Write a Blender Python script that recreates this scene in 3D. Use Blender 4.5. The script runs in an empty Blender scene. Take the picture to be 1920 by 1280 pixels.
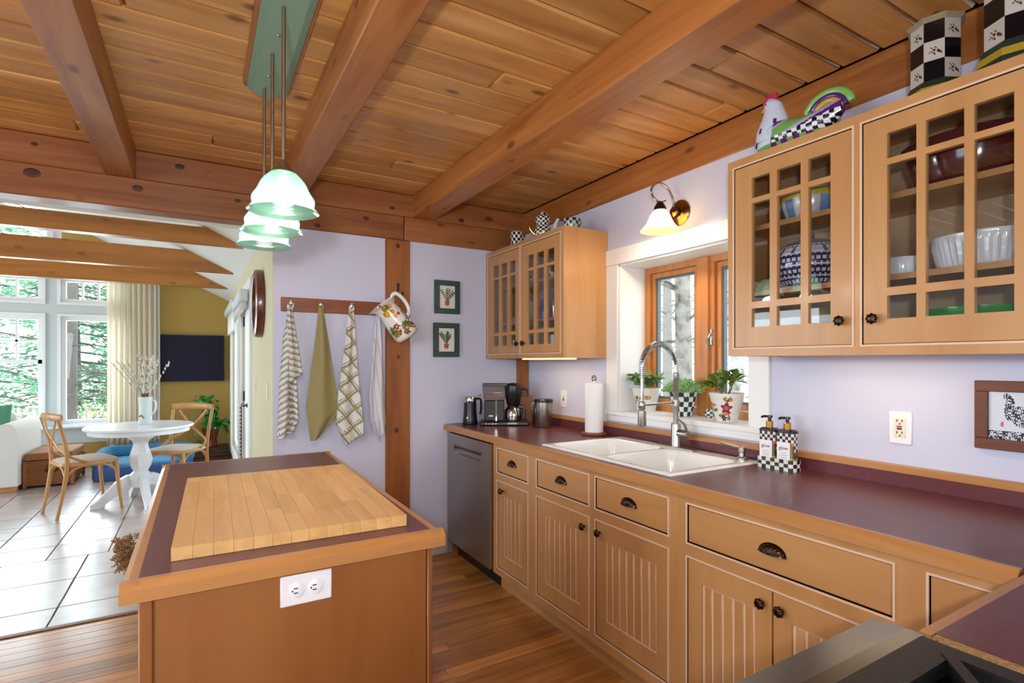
import bpy, bmesh, math, random
from mathutils import Vector, Matrix
random.seed(7)
PI = math.pi
SC = bpy.context.scene
COL = SC.collection

# ---------------------------------------------------------------- camera
cam_d = bpy.data.cameras.new('camera')
cam = bpy.data.objects.new('camera', cam_d); COL.objects.link(cam)
cam.location = (0, 0, 1.355)
cam.rotation_euler = (PI/2, 0, -0.5301)
cam_d.sensor_width = 36.0
cam_d.lens = 1000.0/1920.0*36.0
cam_d.shift_y = 37.2/1920.0
cam_d.clip_start = 0.02
SC.camera = cam
# ---------------------------------------------------------------- world (bright overcast sky)
wd = bpy.data.worlds.new('overcast'); SC.world = wd; wd.use_nodes = True
bg = wd.node_tree.nodes['Background']
bg.inputs[0].default_value = (0.80, 0.91, 1.0, 1)
bg.inputs[1].default_value = 3.3
# ---------------------------------------------------------------- large lights
def area(name, loc, target, size, power, color=(1,1,1), shape='RECTANGLE', size_y=None):
    d = bpy.data.lights.new(name, 'AREA'); d.energy = power; d.color = color
    d.shape = shape; d.size = size; d.size_y = size_y or size
    o = bpy.data.objects.new(name, d); COL.objects.link(o); o.location = loc
    o.rotation_euler = (Vector(target)-Vector(loc)).to_track_quat('-Z', 'Y').to_euler()
    return o
# added soft fill lamps, out of view left of and behind the camera
area('fill_side', (-3.15, 0.6, 1.5), (1.5, 1.6, 1.1), 2.1, 34, (0.84, 0.91, 1.0), size_y=1.2)
area('fill_rear', (0.2, -2.3, 1.6), (0.9, 2.5, 1.3), 2.4, 9, (0.96, 0.96, 1.0), size_y=1.2)
# the photographer's flash beside the camera
area('camera_flash', (-0.20, -0.22, 1.50), (0.75, 2.2, 2.45), 0.10, 21, (1.0, 0.97, 0.93))
# daylight pouring in through the tall dining windows, then added fill from the unseen left
area('daylight_dining', (-1.75, 9.6, 1.7), (-1.2, 5.5, 0.6), 1.9, 115, (0.78, 0.90, 1.0), size_y=2.1)
area('fill_dining_left', (-4.8, 6.3, 1.3), (0.0, 6.3, 1.0), 3.0, 70, (0.82, 0.92, 1.0), size_y=1.8)
# ---------------------------------------------------------------- exposure
vs = SC.view_settings
vs.view_transform = 'Standard'; vs.look = 'None'; vs.gamma = 1.0; vs.use_curve_mapping = False
vs.exposure = 0.33

# ================================================================ helpers
def lin(c):
    if isinstance(c, str):
        c = [int(c[i:i+2], 16)/255 for i in (0, 2, 4)]
    return tuple((x/12.92 if x <= 0.04045 else ((x+0.055)/1.055)**2.4) for x in c[:3])

def thing(name, label, cat, loc=(0,0,0), rz=0, group=None, kind=None):
    o = bpy.data.objects.new(name, None); COL.objects.link(o)
    o.empty_display_size = 0.05
    o.location = loc; o.rotation_euler = (0, 0, rz)
    return tag(o, label, cat, group, kind)
def tag(o, label=None, cat=None, group=None, kind=None):
    if label: o['label'] = label
    if cat: o['category'] = cat
    if group: o['group'] = group
    if kind: o['kind'] = kind
    return o
def dup(o, parent=None):
    c = o.copy(); COL.objects.link(c)
    if parent is not None: c.parent = parent
    for ch in list(o.children): dup(ch, c)
    return c

class MB:
    def __init__(s): s.v = []; s.f = []; s.m = []; s.c = None
    def add(s, vs, fs, mi=0):
        n = len(s.v); s.v += [tuple(v) for v in vs]
        for k, f in enumerate(fs):
            s.f.append(tuple(i+n for i in f)); s.m.append(mi[k] if isinstance(mi, list) else mi)
        return s
    def box(s, x0, y0, z0, x1, y1, z1, mi=0):
        x0, x1 = min(x0,x1), max(x0,x1); y0, y1 = min(y0,y1), max(y0,y1); z0, z1 = min(z0,z1), max(z0,z1)
        v = [(x0,y0,z0),(x1,y0,z0),(x1,y1,z0),(x0,y1,z0),(x0,y0,z1),(x1,y0,z1),(x1,y1,z1),(x0,y1,z1)]
        return s.add(v, [(0,3,2,1),(4,5,6,7),(0,1,5,4),(1,2,6,5),(2,3,7,6),(3,0,4,7)], mi)
    def cbox(s, x0, y0, z0, x1, y1, z1, b=0.004, mi=0):
        x0, x1 = min(x0,x1), max(x0,x1); y0, y1 = min(y0,y1), max(y0,y1); z0, z1 = min(z0,z1), max(z0,z1)
        b = min(b, (x1-x0)*.45, (y1-y0)*.45, (z1-z0)*.45)
        lo = (x0,y0,z0); hi = (x1,y1,z1); vs = []; ix = {}
        for sx in (0,1):
            for sy in (0,1):
                for sz in (0,1):
                    S = (sx,sy,sz)
                    for a in range(3):
                        p = []
                        for k in range(3):
                            e = lo[k] if S[k] == 0 else hi[k]
                            if k != a: e += b if S[k] == 0 else -b
                            p.append(e)
                        ix[(S,a)] = len(vs); vs.append(p)
        fs = []
        for a in range(3):
            o = [k for k in range(3) if k != a]
            for sa in (0,1):
                q = []
                for (p, r) in ((0,0),(1,0),(1,1),(0,1)):
                    S = [0,0,0]; S[a] = sa; S[o[0]] = p; S[o[1]] = r; q.append(ix[(tuple(S),a)])
                fs.append(q)
        for a in range(3):      # edge chamfers along axis a
            o = [k for k in range(3) if k != a]
            for p in (0,1):
                for r in (0,1):
                    S0 = [0,0,0]; S1 = [0,0,0]
                    for S, q in ((S0,0),(S1,1)): S[a] = q; S[o[0]] = p; S[o[1]] = r
                    S0, S1 = tuple(S0), tuple(S1)
                    fs.append([ix[(S0,o[0])], ix[(S1,o[0])], ix[(S1,o[1])], ix[(S0,o[1])]])
        for S in [(a,b2,c) for a in (0,1) for b2 in (0,1) for c in (0,1)]:
            fs.append([ix[(S,0)], ix[(S,1)], ix[(S,2)]])
        ctr = Vector([(lo[k]+hi[k])/2 for k in range(3)]); out = []
        for f in fs:
            P = [Vector(vs[i]) for i in f]; n = (P[1]-P[0]).cross(P[2]-P[0]); m = sum(P, Vector())/len(P)
            out.append(f if n.dot(m-ctr) > 0 else f[::-1])
        return s.add(vs, out, mi)
    def prism(s, poly, axis, a, b, mi=0):
        """extrude a 2D polygon along an axis; poly coords are the other two axes in order"""
        n = len(poly); o = [k for k in range(3) if k != axis]; vs = []
        for t in (a, b):
            for p in poly:
                q = [0,0,0]; q[axis] = t; q[o[0]] = p[0]; q[o[1]] = p[1]; vs.append(q)
        ar = sum(poly[i][0]*poly[(i+1)%n][1]-poly[(i+1)%n][0]*poly[i][1] for i in range(n))
        flip = (ar > 0) != (axis == 1); flip = flip if b > a else not flip
        fs = [list(range(n)), list(range(n, 2*n))[::-1]] + [[i, n+i, n+(i+1)%n, (i+1)%n] for i in range(n)]
        if flip: fs = [f[::-1] for f in fs]
        return s.add(vs, fs, mi)
    def tube(s, path, r, n=8, mi=0, closed=False, caps=True, sq=None):
        P = [Vector(p) for p in path]; m = len(P)
        R = r if isinstance(r, (list, tuple)) else [r]*m
        T = []
        for i in range(m):
            a = P[(i-1) % m] if (i > 0 or closed) else P[0]
            b = P[(i+1) % m] if (i < m-1 or closed) else P[-1]
            t = (b-a); T.append(t.normalized() if t.length > 1e-9 else Vector((0,0,1)))
        up = Vector((0,0,1)) if abs(T[0].z) < .9 else Vector((1,0,0))
        N = (up - T[0]*up.dot(T[0])).normalized(); vs = []
        for i in range(m):
            N = (N - T[i]*N.dot(T[i])); N = N.normalized() if N.length > 1e-6 else T[i].orthogonal().normalized()
            Bn = T[i].cross(N)
            for k in range(n):
                a = 2*PI*k/n
                ca, sa = math.cos(a), math.sin(a)
                if sq: ca *= sq[0]; sa *= sq[1]
                vs.append(P[i] + (N*ca + Bn*sa)*R[i])
        fs = []
        for i in range(m if closed else m-1):
            j = (i+1) % m
            for k in range(n):
                l = (k+1) % n; fs.append((i*n+k, i*n+l, j*n+l, j*n+k))
        if caps and not closed:
            fs.append(tuple(range(n))[::-1]); fs.append(tuple((m-1)*n+k for k in range(n)))
        return s.add(vs, fs, mi)
    def lathe(s, prof, n=24, c=(0,0,0), mi=0, rmod=None, cap0=True, cap1=True, phase=0.0):
        """profile [(r,z)], about z; mi int or f(i_profile,k_angle)"""
        vs = []; m = len(prof)
        for (r, z) in prof:
            for k in range(n):
                a = 2*PI*k/n+phase; q = r*(rmod(a, z) if rmod else 1)
                vs.append((c[0]+q*math.cos(a), c[1]+q*math.sin(a), c[2]+z))
        fs = []; mm = []
        for i in range(m-1):
            for k in range(n):
                l = (k+1) % n; fs.append((i*n+k, i*n+l, (i+1)*n+l, (i+1)*n+k)); mm.append(mi(i,k) if callable(mi) else mi)
        if cap0 and prof[0][0] > 1e-6: fs.append(tuple(range(n))[::-1]); mm.append(mi(0,0) if callable(mi) else mi)
        if cap1 and prof[-1][0] > 1e-6: fs.append(tuple((m-1)*n+k for k in range(n))); mm.append(mi(m-2,0) if callable(mi) else mi)
        return s.add(vs, fs, mm)
    def grid(s, fn, nu, nv, mi=0, flip=False):
        vs = [fn(i/nu, j/nv) for j in range(nv+1) for i in range(nu+1)]; fs = []; mm = []
        for j in range(nv):
            for i in range(nu):
                a = j*(nu+1)+i; q = (a, a+1, a+nu+2, a+nu+1)
                fs.append(q[::-1] if flip else q); mm.append(mi((i+.5)/nu, (j+.5)/nv) if callable(mi) else mi)
        return s.add(vs, fs, mm)
    def sphere(s, c, r, n=12, m=8, mi=0, sc=(1,1,1)):
        prof = [(math.sin(PI*i/m), -math.cos(PI*i/m)) for i in range(m+1)]
        vs = []; 
        t = MB(); t.lathe([(max(p[0],1e-4), p[1]) for p in prof], n)
        return s.add([(c[0]+v[0]*r*sc[0], c[1]+v[1]*r*sc[1], c[2]+v[2]*r*sc[2]) for v in t.v], t.f, mi)
    def xf(s, M, start=0):
        for i in range(start, len(s.v)): s.v[i] = tuple(M @ Vector(s.v[i]))
        return s
    def paint(s, fn):
        """per-face colour from fn(face centre, face index)"""
        s.c = []
        for k, f in enumerate(s.f):
            p = [sum(s.v[i][a] for i in f)/len(f) for a in range(3)]
            s.c.append(fn(p, k))
        return s
    def mesh(s, name, mats, smooth=True, ang=0.7):
        me = bpy.data.meshes.new(name); me.from_pydata(s.v, [], s.f)
        for m in (mats if isinstance(mats, (list, tuple)) else [mats]): me.materials.append(m)
        me.polygons.foreach_set('material_index', s.m)
        if s.c:
            ca = me.color_attributes.new('Col', 'FLOAT_COLOR', 'CORNER'); buf = []
            for p in me.polygons:
                col = s.c[p.index]
                for _ in range(p.loop_total): buf += [col[0], col[1], col[2], 1.0]
            ca.data.foreach_set('color', buf)
        me.update()
        if smooth:
            me.shade_smooth(); me.set_sharp_from_angle(angle=ang)
        return me
    def build(s, name, mats, parent=None, world=False, smooth=True, ang=0.7, origin=True):
        """world=True: coordinates are world; moved into the parent's frame (unrotated things)"""
        if parent is not None and world:
            r = parent
            while r.parent is not None: r = r.parent
            L = r.location; s.v = [(v[0]-L[0], v[1]-L[1], v[2]-L[2]) for v in s.v]
        off = None
        if parent is None and s.v:     # origin at the base of the thing
            xs = [v[0] for v in s.v]; ys = [v[1] for v in s.v]; zs = [v[2] for v in s.v]
            off = ((min(xs)+max(xs))/2, (min(ys)+max(ys))/2, min(zs))
            s.v = [(v[0]-off[0], v[1]-off[1], v[2]-off[2]) for v in s.v]
        o = bpy.data.objects.new(name, s.mesh(name, mats, smooth, ang)); COL.objects.link(o)
        if off: o.location = off
        if parent is not None: o.parent = parent
        return o

def place(me, name, parent, loc=(0,0,0), rot=(0,0,0), sc=(1,1,1)):
    o = bpy.data.objects.new(name, me); COL.objects.link(o); o.parent = parent
    o.location = loc; o.rotation_euler = rot; o.scale = sc; return o
def text_mesh(body, size, name, extrude=0.0004):
    cu = bpy.data.curves.new(name, 'FONT'); cu.body = body; cu.size = size; cu.extrude = extrude
    cu.align_x = 'CENTER'; cu.align_y = 'CENTER'; cu.resolution_u = 3
    o = bpy.data.objects.new(name, cu); COL.objects.link(o)
    me = bpy.data.meshes.new_from_object(o.evaluated_get(bpy.context.evaluated_depsgraph_get()))
    bpy.data.objects.remove(o); return me
def arc(c, r, a0, a1, n, plane='xz'):
    out = []
    for i in range(n+1):
        a = a0+(a1-a0)*i/n; p, q = r*math.cos(a), r*math.sin(a)
        out.append({'xz': (c[0]+p, c[1], c[2]+q), 'yz': (c[0], c[1]+p, c[2]+q), 'xy': (c[0]+p, c[1]+q, c[2])}[plane])
    return out
def smooth_path(pts, n=6):
    P = [Vector(p) for p in pts]; out = []
    for i in range(len(P)-1):
        p0 = P[max(i-1,0)]; p1 = P[i]; p2 = P[i+1]; p3 = P[min(i+2,len(P)-1)]
        for k in range(n):
            t = k/n
            out.append(0.5*((2*p1)+(p2-p0)*t+(2*p0-5*p1+4*p2-p3)*t*t+(-p0+3*p1-3*p2+p3)*t**3))
    out.append(P[-1]); return out
def polyat(pts, t):
    """pts [(t,value...)] piecewise linear"""
    for a, b in zip(pts, pts[1:]):
        if t <= b[0]:
            k = (t-a[0])/max(b[0]-a[0],1e-9); return [a[i]+(b[i]-a[i])*k for i in range(1, len(a))]
    return list(pts[-1][1:])

# ================================================================ materials
def new_mat(name):
    m = bpy.data.materials.new(name); m.use_nodes = True
    return m, m.node_tree.nodes, m.node_tree.links, m.node_tree.nodes['Principled BSDF']
def mat(name, col, rough=0.5, metal=0.0, noise=0.0, nscale=20.0, bump=0.0, spec=0.5, coat=0.0, aniso=None):
    m, N, L, b = new_mat(name); c = lin(col)
    b.inputs['Base Color'].default_value = (*c, 1); b.inputs['Roughness'].default_value = rough
    b.inputs['Metallic'].default_value = metal; b.inputs['Specular IOR Level'].default_value = spec
    b.inputs['Coat Weight'].default_value = coat
    if noise or bump:
        g = N.new('ShaderNodeNewGeometry'); nt = N.new('ShaderNodeTexNoise')
        nt.inputs['Scale'].default_value = nscale; nt.inputs['Detail'].default_value = 5
        src = g.outputs['Position']
        if aniso:
            mp = N.new('ShaderNodeMapping'); mp.inputs['Scale'].default_value = aniso
            L.new(src, mp.inputs['Vector']); src = mp.outputs[0]
        L.new(src, nt.inputs['Vector'])
        if noise:
            mx = N.new('ShaderNodeMix'); mx.data_type = 'RGBA'
            mx.inputs['A'].default_value = (*[x*(1-noise) for x in c], 1); mx.inputs['B'].default_value = (*[min(1, x*(1+noise)) for x in c], 1)
            L.new(nt.outputs['Fac'], mx.inputs['Factor']); L.new(mx.outputs['Result'], b.inputs['Base Color'])
        if bump:
            bp = N.new('ShaderNodeBump'); bp.inputs['Strength'].default_value = bump; bp.inputs['Distance'].default_value = 0.01
            L.new(nt.outputs['Fac'], bp.inputs['Height']); L.new(bp.outputs[0], b.inputs['Normal'])
    return m
def wood(name, dark, mid, light, grain='X', rough=0.4, scale=1.0, vary=0.25, knots=0.0, coat=0.0, bump=0.12, stretch=14.0):
    m, N, L, b = new_mat(name)
    g = N.new('ShaderNodeNewGeometry'); oi = N.new('ShaderNodeObjectInfo')
    sh = N.new('ShaderNodeVectorMath'); sh.operation = 'SCALE'; sh.inputs[0].default_value = (13.1, 7.7, 17.3)
    L.new(oi.outputs['Random'], sh.inputs['Scale'])
    ad = N.new('ShaderNodeVectorMath'); ad.operation = 'ADD'
    L.new(g.outputs['Position'], ad.inputs[0]); L.new(sh.outputs[0], ad.inputs[1])
    mp = N.new('ShaderNodeMapping'); k = {'X': 0, 'Y': 1, 'Z': 2}[grain]
    sc = [scale*stretch]*3; sc[k] = scale*1.0; mp.inputs['Scale'].default_value = sc
    L.new(ad.outputs[0], mp.inputs['Vector'])
    n1 = N.new('ShaderNodeTexNoise'); n1.inputs['Scale'].default_value = 1.0; n1.inputs['Detail'].default_value = 7
    n1.inputs['Roughness'].default_value = 0.62; n1.inputs['Distortion'].default_value = 0.6
    L.new(mp.outputs[0], n1.inputs['Vector'])
    cr = N.new('ShaderNodeValToRGB'); e = cr.color_ramp.elements
    e[0].position = 0.22; e[0].color = (*lin(dark), 1); e[1].position = 0.80; e[1].color = (*lin(light), 1)
    x = cr.color_ramp.elements.new(0.5); x.color = (*lin(mid), 1)
    L.new(n1.outputs['Fac'], cr.inputs['Fac']); col = cr.outputs['Color']
    if knots > 0:
        mk = N.new('ShaderNodeMapping'); s2 = [3.2]*3; s2[k] = 1.6; mk.inputs['Scale'].default_value = s2
        L.new(ad.outputs[0], mk.inputs['Vector'])
        vo = N.new('ShaderNodeTexVoronoi'); vo.inputs['Scale'].default_value = 2.1; L.new(mk.outputs[0], vo.inputs['Vector'])
        kr = N.new('ShaderNodeValToRGB'); ke = kr.color_ramp.elements
        ke[0].position = 0.07; ke[0].color = (1,1,1,1); ke[1].position = 0.15; ke[1].color = (0,0,0,1)
        L.new(vo.outputs['Distance'], kr.inputs['Fac'])
        ml = N.new('ShaderNodeMath'); ml.operation = 'MULTIPLY'; ml.inputs[1].default_value = knots
        L.new(kr.outputs['Color'], ml.inputs[0])
        mx = N.new('ShaderNodeMix'); mx.data_type = 'RGBA'; L.new(ml.outputs[0], mx.inputs['Factor'])
        L.new(col, mx.inputs['A']); mx.inputs['B'].default_value = (*[q*0.35 for q in lin(dark)], 1); col = mx.outputs['Result']
    hs = N.new('ShaderNodeHueSaturation')
    mr = N.new('ShaderNodeMapRange'); mr.inputs['To Min'].default_value = 1-vary; mr.inputs['To Max'].default_value = 1+vary
    L.new(oi.outputs['Random'], mr.inputs['Value']); L.new(mr.outputs[0], hs.inputs['Value']); L.new(col, hs.inputs['Color'])
    L.new(hs.outputs[0], b.inputs['Base Color']); b.inputs['Roughness'].default_value = rough; b.inputs['Coat Weight'].default_value = coat
    b.inputs['Coat Roughness'].default_value = 0.15
    if bump:
        bp = N.new('ShaderNodeBump'); bp.inputs['Strength'].default_value = bump; bp.inputs['Distance'].default_value = 0.01
        L.new(n1.outputs['Fac'], bp.inputs['Height']); L.new(bp.outputs[0], b.inputs['Normal'])
    return m
def painted(name, rough=0.2, coat=0.3, bump=0):
    m, N, L, b = new_mat(name); a = N.new('ShaderNodeAttribute'); a.attribute_name = 'Col'
    L.new(a.outputs['Color'], b.inputs['Base Color']); b.inputs['Roughness'].default_value = rough; b.inputs['Coat Weight'].default_value = coat
    if bump:
        g = N.new('ShaderNodeNewGeometry'); nt = N.new('ShaderNodeTexNoise'); nt.inputs['Scale'].default_value = 350
        L.new(g.outputs['Position'], nt.inputs['Vector']); bp = N.new('ShaderNodeBump'); bp.inputs['Strength'].default_value = bump
        bp.inputs['Distance'].default_value = 0.004; L.new(nt.outputs['Fac'], bp.inputs['Height']); L.new(bp.outputs[0], b.inputs['Normal'])
    return m
def pane_glass(name, tint=(1,1,1), base=0.05):
    m, N, L, b = new_mat(name); N.remove(b); out = N['Material Output']
    t = N.new('ShaderNodeBsdfTransparent'); t.inputs[0].default_value = (*tint, 1)
    gl = N.new('ShaderNodeBsdfGlossy'); gl.inputs['Roughness'].default_value = 0.01
    lw = N.new('ShaderNodeLayerWeight'); lw.inputs['Blend'].default_value = 0.5
    p = N.new('ShaderNodeMath'); p.operation = 'POWER'; p.inputs[1].default_value = 4
    L.new(lw.outputs['Facing'], p.inputs[0])
    a = N.new('ShaderNodeMath'); a.operation = 'MULTIPLY_ADD'; a.inputs[1].default_value = 0.7; a.inputs[2].default_value = base
    a.use_clamp = True; L.new(p.outputs[0], a.inputs[0])
    mx = N.new('ShaderNodeMixShader'); L.new(a.outputs[0], mx.inputs[0]); L.new(t.outputs[0], mx.inputs[1]); L.new(gl.outputs[0], mx.inputs[2])
    L.new(mx.outputs[0], out.inputs['Surface']); return m
def emit(name, col, strength):
    m, N, L, b = new_mat(name); b.inputs['Base Color'].default_value = (*lin(col), 1)
    b.inputs['Emission Color'].default_value = (*lin(col), 1); b.inputs['Emission Strength'].default_value = strength
    return m
def lamp_glass(name, col, glow, strength, clear=0.25):
    m, N, L, b = new_mat(name); N.remove(b); out = N['Material Output']
    t = N.new('ShaderNodeBsdfTransparent'); tr = N.new('ShaderNodeBsdfTranslucent'); tr.inputs[0].default_value = (*lin(col), 1)
    gl = N.new('ShaderNodeBsdfGlossy'); gl.inputs['Roughness'].default_value = 0.12
    em = N.new('ShaderNodeEmission'); em.inputs[0].default_value = (*lin(glow), 1); em.inputs[1].default_value = strength
    g = N.new('ShaderNodeTexCoord'); nt = N.new('ShaderNodeTexNoise'); nt.inputs['Scale'].default_value = 22; nt.inputs['Detail'].default_value = 4
    mp = N.new('ShaderNodeMapping'); mp.inputs['Scale'].default_value = (1,1,.35); L.new(g.outputs['Object'], mp.inputs[0]); L.new(mp.outputs[0], nt.inputs['Vector'])
    mr = N.new('ShaderNodeMapRange'); mr.inputs['To Min'].default_value = clear*0.3; mr.inputs['To Max'].default_value = clear*1.7
    L.new(nt.outputs['Fac'], mr.inputs['Value'])
    m1 = N.new('ShaderNodeMixShader'); L.new(mr.outputs[0], m1.inputs[0]); L.new(tr.outputs[0], m1.inputs[1]); L.new(t.outputs[0], m1.inputs[2])
    m2 = N.new('ShaderNodeMixShader'); m2.inputs[0].default_value = 0.08; L.new(m1.outputs[0], m2.inputs[1]); L.new(gl.outputs[0], m2.inputs[2])
    ad = N.new('ShaderNodeAddShader'); L.new(m2.outputs[0], ad.inputs[0]); L.new(em.outputs[0], ad.inputs[1])
    L.new(ad.outputs[0], out.inputs['Surface']); return m

M = {}
M['ceil'] = wood('ceiling_pine', 'a46c34', 'cc9452', 'e6b87c', 'X', 0.38, 1.0, 0.16, 0.8, 0.12, 0.1, 9)
M['beam_y'] = wood('beam_timber_y', '7a421c', 'a5652f', 'bb7f48', 'Y', 0.45, 1.1, 0.1, 0.8, 0.1, 0.15)
M['beam_x'] = wood('beam_timber_x', '6e3c1c', '945a30', 'aa7044', 'X', 0.45, 1.1, 0.1, 0.85, 0.1, 0.15)
M['beam_z'] = wood('post_timber', '6e3a18', '965828', 'a86a36', 'Z', 0.45, 1.1, 0.05, 0.85, 0.1, 0.15)
M['tie'] = wood('tie_beam_fir', '8a5218', 'ab6a24', 'bb7c34', 'X', 0.4, 1.0, 0.08, 0.5, 0.1, 0.08)
M['fir'] = wood('window_fir', 'b06a2c', 'c98144', 'd89657', 'Z', 0.35, 1.4, 0.05, 0, 0.2, 0.05)
M['floor'] = wood('floor_strips', '84501e', 'b4793a', 'd09a54', 'X', 0.26, 1.2, 0.36, 0, 0.3, 0.1)
M['maple'] = wood('maple_cabinet', 'b07d4c', 'c08d58', 'cb9a66', 'Z', 0.36, 0.8, 0.05, 0, 0.15, 0.03, 8)
M['maple_y'] = wood('maple_rail', 'b07d4c', 'c08d58', 'cb9a66', 'Y', 0.36, 0.8, 0.05, 0, 0.15, 0.03, 8)
M['maple_x'] = wood('maple_edge_x', '9c6434', 'b47e4a', 'c2925e', 'X', 0.34, 0.9, 0.05, 0, 0.2, 0.04, 10)
M['edge_y'] = wood('maple_edge_y', '9c6434', 'b47e4a', 'c2925e', 'Y', 0.34, 0.9, 0.05, 0, 0.2, 0.04, 10)
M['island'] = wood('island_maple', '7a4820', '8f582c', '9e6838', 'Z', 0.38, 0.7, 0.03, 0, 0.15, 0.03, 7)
M['cab_in'] = wood('cabinet_inside', 'a08468', 'b09478', 'b89e84', 'Z', 0.5, 0.8, 0.03, 0, 0, 0.02, 8)
M['glaze'] = mat('pale_glaze', 'e2c3ab', 0.45)
M['block'] = wood('butcher_block', 'b4854a', 'cfa062', 'ddb278', 'Y', 0.42, 2.2, 0.09, 0, 0.1, 0.05, 9)
M['lam'] = mat('maroon_laminate', '64353c', 0.30, 0, 0.28, 60, 0.02, 0.35, 0.0)
M['wall'] = mat('lavender_white_plaster', 'c9cce4', 0.75, 0, 0.03, 6, 0.06)
M['white'] = mat('white_trim', 'e9eaec', 0.4)
M['white_d'] = mat('white_window_trim', 'c6d0d2', 0.4)
M['yellow'] = mat('pale_yellow_wall', 'cfcaa6', 0.7, 0, 0.03, 8)
M['olive'] = mat('olive_wall', 'b5964e', 0.75, 0, 0.06, 30, 0.03)
M['cwhite'] = mat('white_ceiling', 'e6e8e6', 0.8)
M['tile'] = None
def tile_mat():
    m, N, L, b = new_mat('floor_tile_glazed'); g = N.new('ShaderNodeNewGeometry'); oi = N.new('ShaderNodeObjectInfo')
    nt = N.new('ShaderNodeTexNoise'); nt.inputs['Scale'].default_value = 5; nt.inputs['Detail'].default_value = 6; L.new(g.outputs['Position'], nt.inputs['Vector'])
    cr = N.new('ShaderNodeValToRGB'); e = cr.color_ramp.elements; e[0].position = .3; e[0].color = (*lin('a08c86'), 1); e[1].position = .7; e[1].color = (*lin('b8a8a2'), 1)
    L.new(nt.outputs['Fac'], cr.inputs['Fac']); hs = N.new('ShaderNodeHueSaturation'); mr = N.new('ShaderNodeMapRange')
    mr.inputs['To Min'].default_value = .88; mr.inputs['To Max'].default_value = 1.1; L.new(oi.outputs['Random'], mr.inputs['Value']); L.new(mr.outputs[0], hs.inputs['Value'])
    L.new(cr.outputs['Color'], hs.inputs['Color']); L.new(hs.outputs[0], b.inputs['Base Color'])
    b.inputs['Roughness'].default_value = 0.3; b.inputs['Coat Weight'].default_value = 0.8; b.inputs['Coat Roughness'].default_value = 0.25; b.inputs['Coat IOR'].default_value = 1.7
    bp = N.new('ShaderNodeBump'); bp.inputs['Strength'].default_value = .12; bp.inputs['Distance'].default_value = .02; L.new(nt.outputs['Fac'], bp.inputs['Height']); L.new(bp.outputs[0], b.inputs['Normal'])
    return m
M['tile'] = tile_mat()
M['grout'] = mat('dark_grout', '55504e', 0.9)
M['gap'] = mat('dark_gap', '241206', 1.0, spec=0.0)
M['steel'] = mat('brushed_steel', '64676b', 0.26, 1.0, 0.08, 3, 0, aniso=(1, 60, 1))
M['steel_d'] = mat('dishwasher_steel', 'a8a29c', 0.32, 1.0, 0.08, 3, 0, aniso=(1, 80, 1))
M['chrome'] = mat('chrome', 'c4c6c8', 0.12, 1.0)
M['nickel'] = mat('satin_nickel', 'a8a49c', 0.3, 1.0)
M['bronze'] = mat('aged_bronze', '4a3a30', 0.3, 1.0, 0.3, 120)
M['brass'] = mat('brass', 'c79a45', 0.22, 1.0)
M['black'] = mat('black_plastic', '15161a', 0.3)
M['iron'] = mat('cast_iron', '0f0f10', 0.5, 0.0, 0.3, 200, 0.1)
M['enamel_b'] = mat('black_enamel', '0a0b0d', 0.08, coat=0.5)
M['porcelain'] = mat('white_porcelain', 'eef1f3', 0.1, coat=0.5)
M['ceramic'] = mat('white_ceramic', 'e4e8f0', 0.15, coat=0.3)
M['plastic_w'] = mat('white_plastic', 'eceaf0', 0.3)
M['plastic_i'] = mat('ivory_plastic', 'e6dccb', 0.3)
M['paint'] = painted('painted_glaze')
M['cloth'] = painted('printed_cloth', 0.9, 0, 0.25)
M['print'] = painted('printed_paper', 0.6, 0)
M['glass'] = pane_glass('cabinet_glass', (.93,.95,.96), 0.06)
M['wglass'] = pane_glass('window_glass', (.97,.99,.99), 0.03)
M['clear'] = pane_glass('clear_glass', (.9,.93,.95), 0.12)
M['green_frame'] = mat('dark_green_frame', '2c4a44', 0.5, 0, 0.15, 90)
M['sage'] = mat('sage_green_paint', '7d9a86', 0.45)
M['plug'] = mat('dark_slot', '1b1a1c', 0.5)
# ================================================================ the setting
XW, YB, ZC = 2.156, 3.493, 2.49
def struct(o, label=None): 
    o['kind'] = 'structure'
    if label: o['label'] = label
    return o
def cells(mb, plane, a0, a1, ys, zs, holes, mi=0):
    """wall slab with rectangular holes. plane 'x': thickness a0..a1 in x, (ys,zs) are y,z ; 'y': in y, (x,z) ; 'z': (x,y)"""
    cy = sorted(set([ys[0], ys[1]]+[h[i] for h in holes for i in (0,1)])); cz = sorted(set([zs[0], zs[1]]+[h[i] for h in holes for i in (2,3)]))
    cy = [c for c in cy if ys[0] <= c <= ys[1]]; cz = [c for c in cz if zs[0] <= c <= zs[1]]
    for y0, y1 in zip(cy, cy[1:]):
        run = None; segs = []
        for z0, z1 in zip(cz, cz[1:]):
            my, mz = (y0+y1)/2, (z0+z1)/2
            if any(h[0] < my < h[1] and h[2] < mz < h[3] for h in holes): run = None
            else:
                if run: run[1] = z1
                else: run = [z0, z1]; segs.append(run)
        for z0, z1 in segs:
            if plane == 'x': mb.box(a0, y0, z0, a1, y1, z1, mi)
            elif plane == 'y': mb.box(y0, a0, z0, y1, a1, z1, mi)
            else: mb.box(y0, z0, a0, y1, z1, a1, mi)
    return mb

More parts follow.
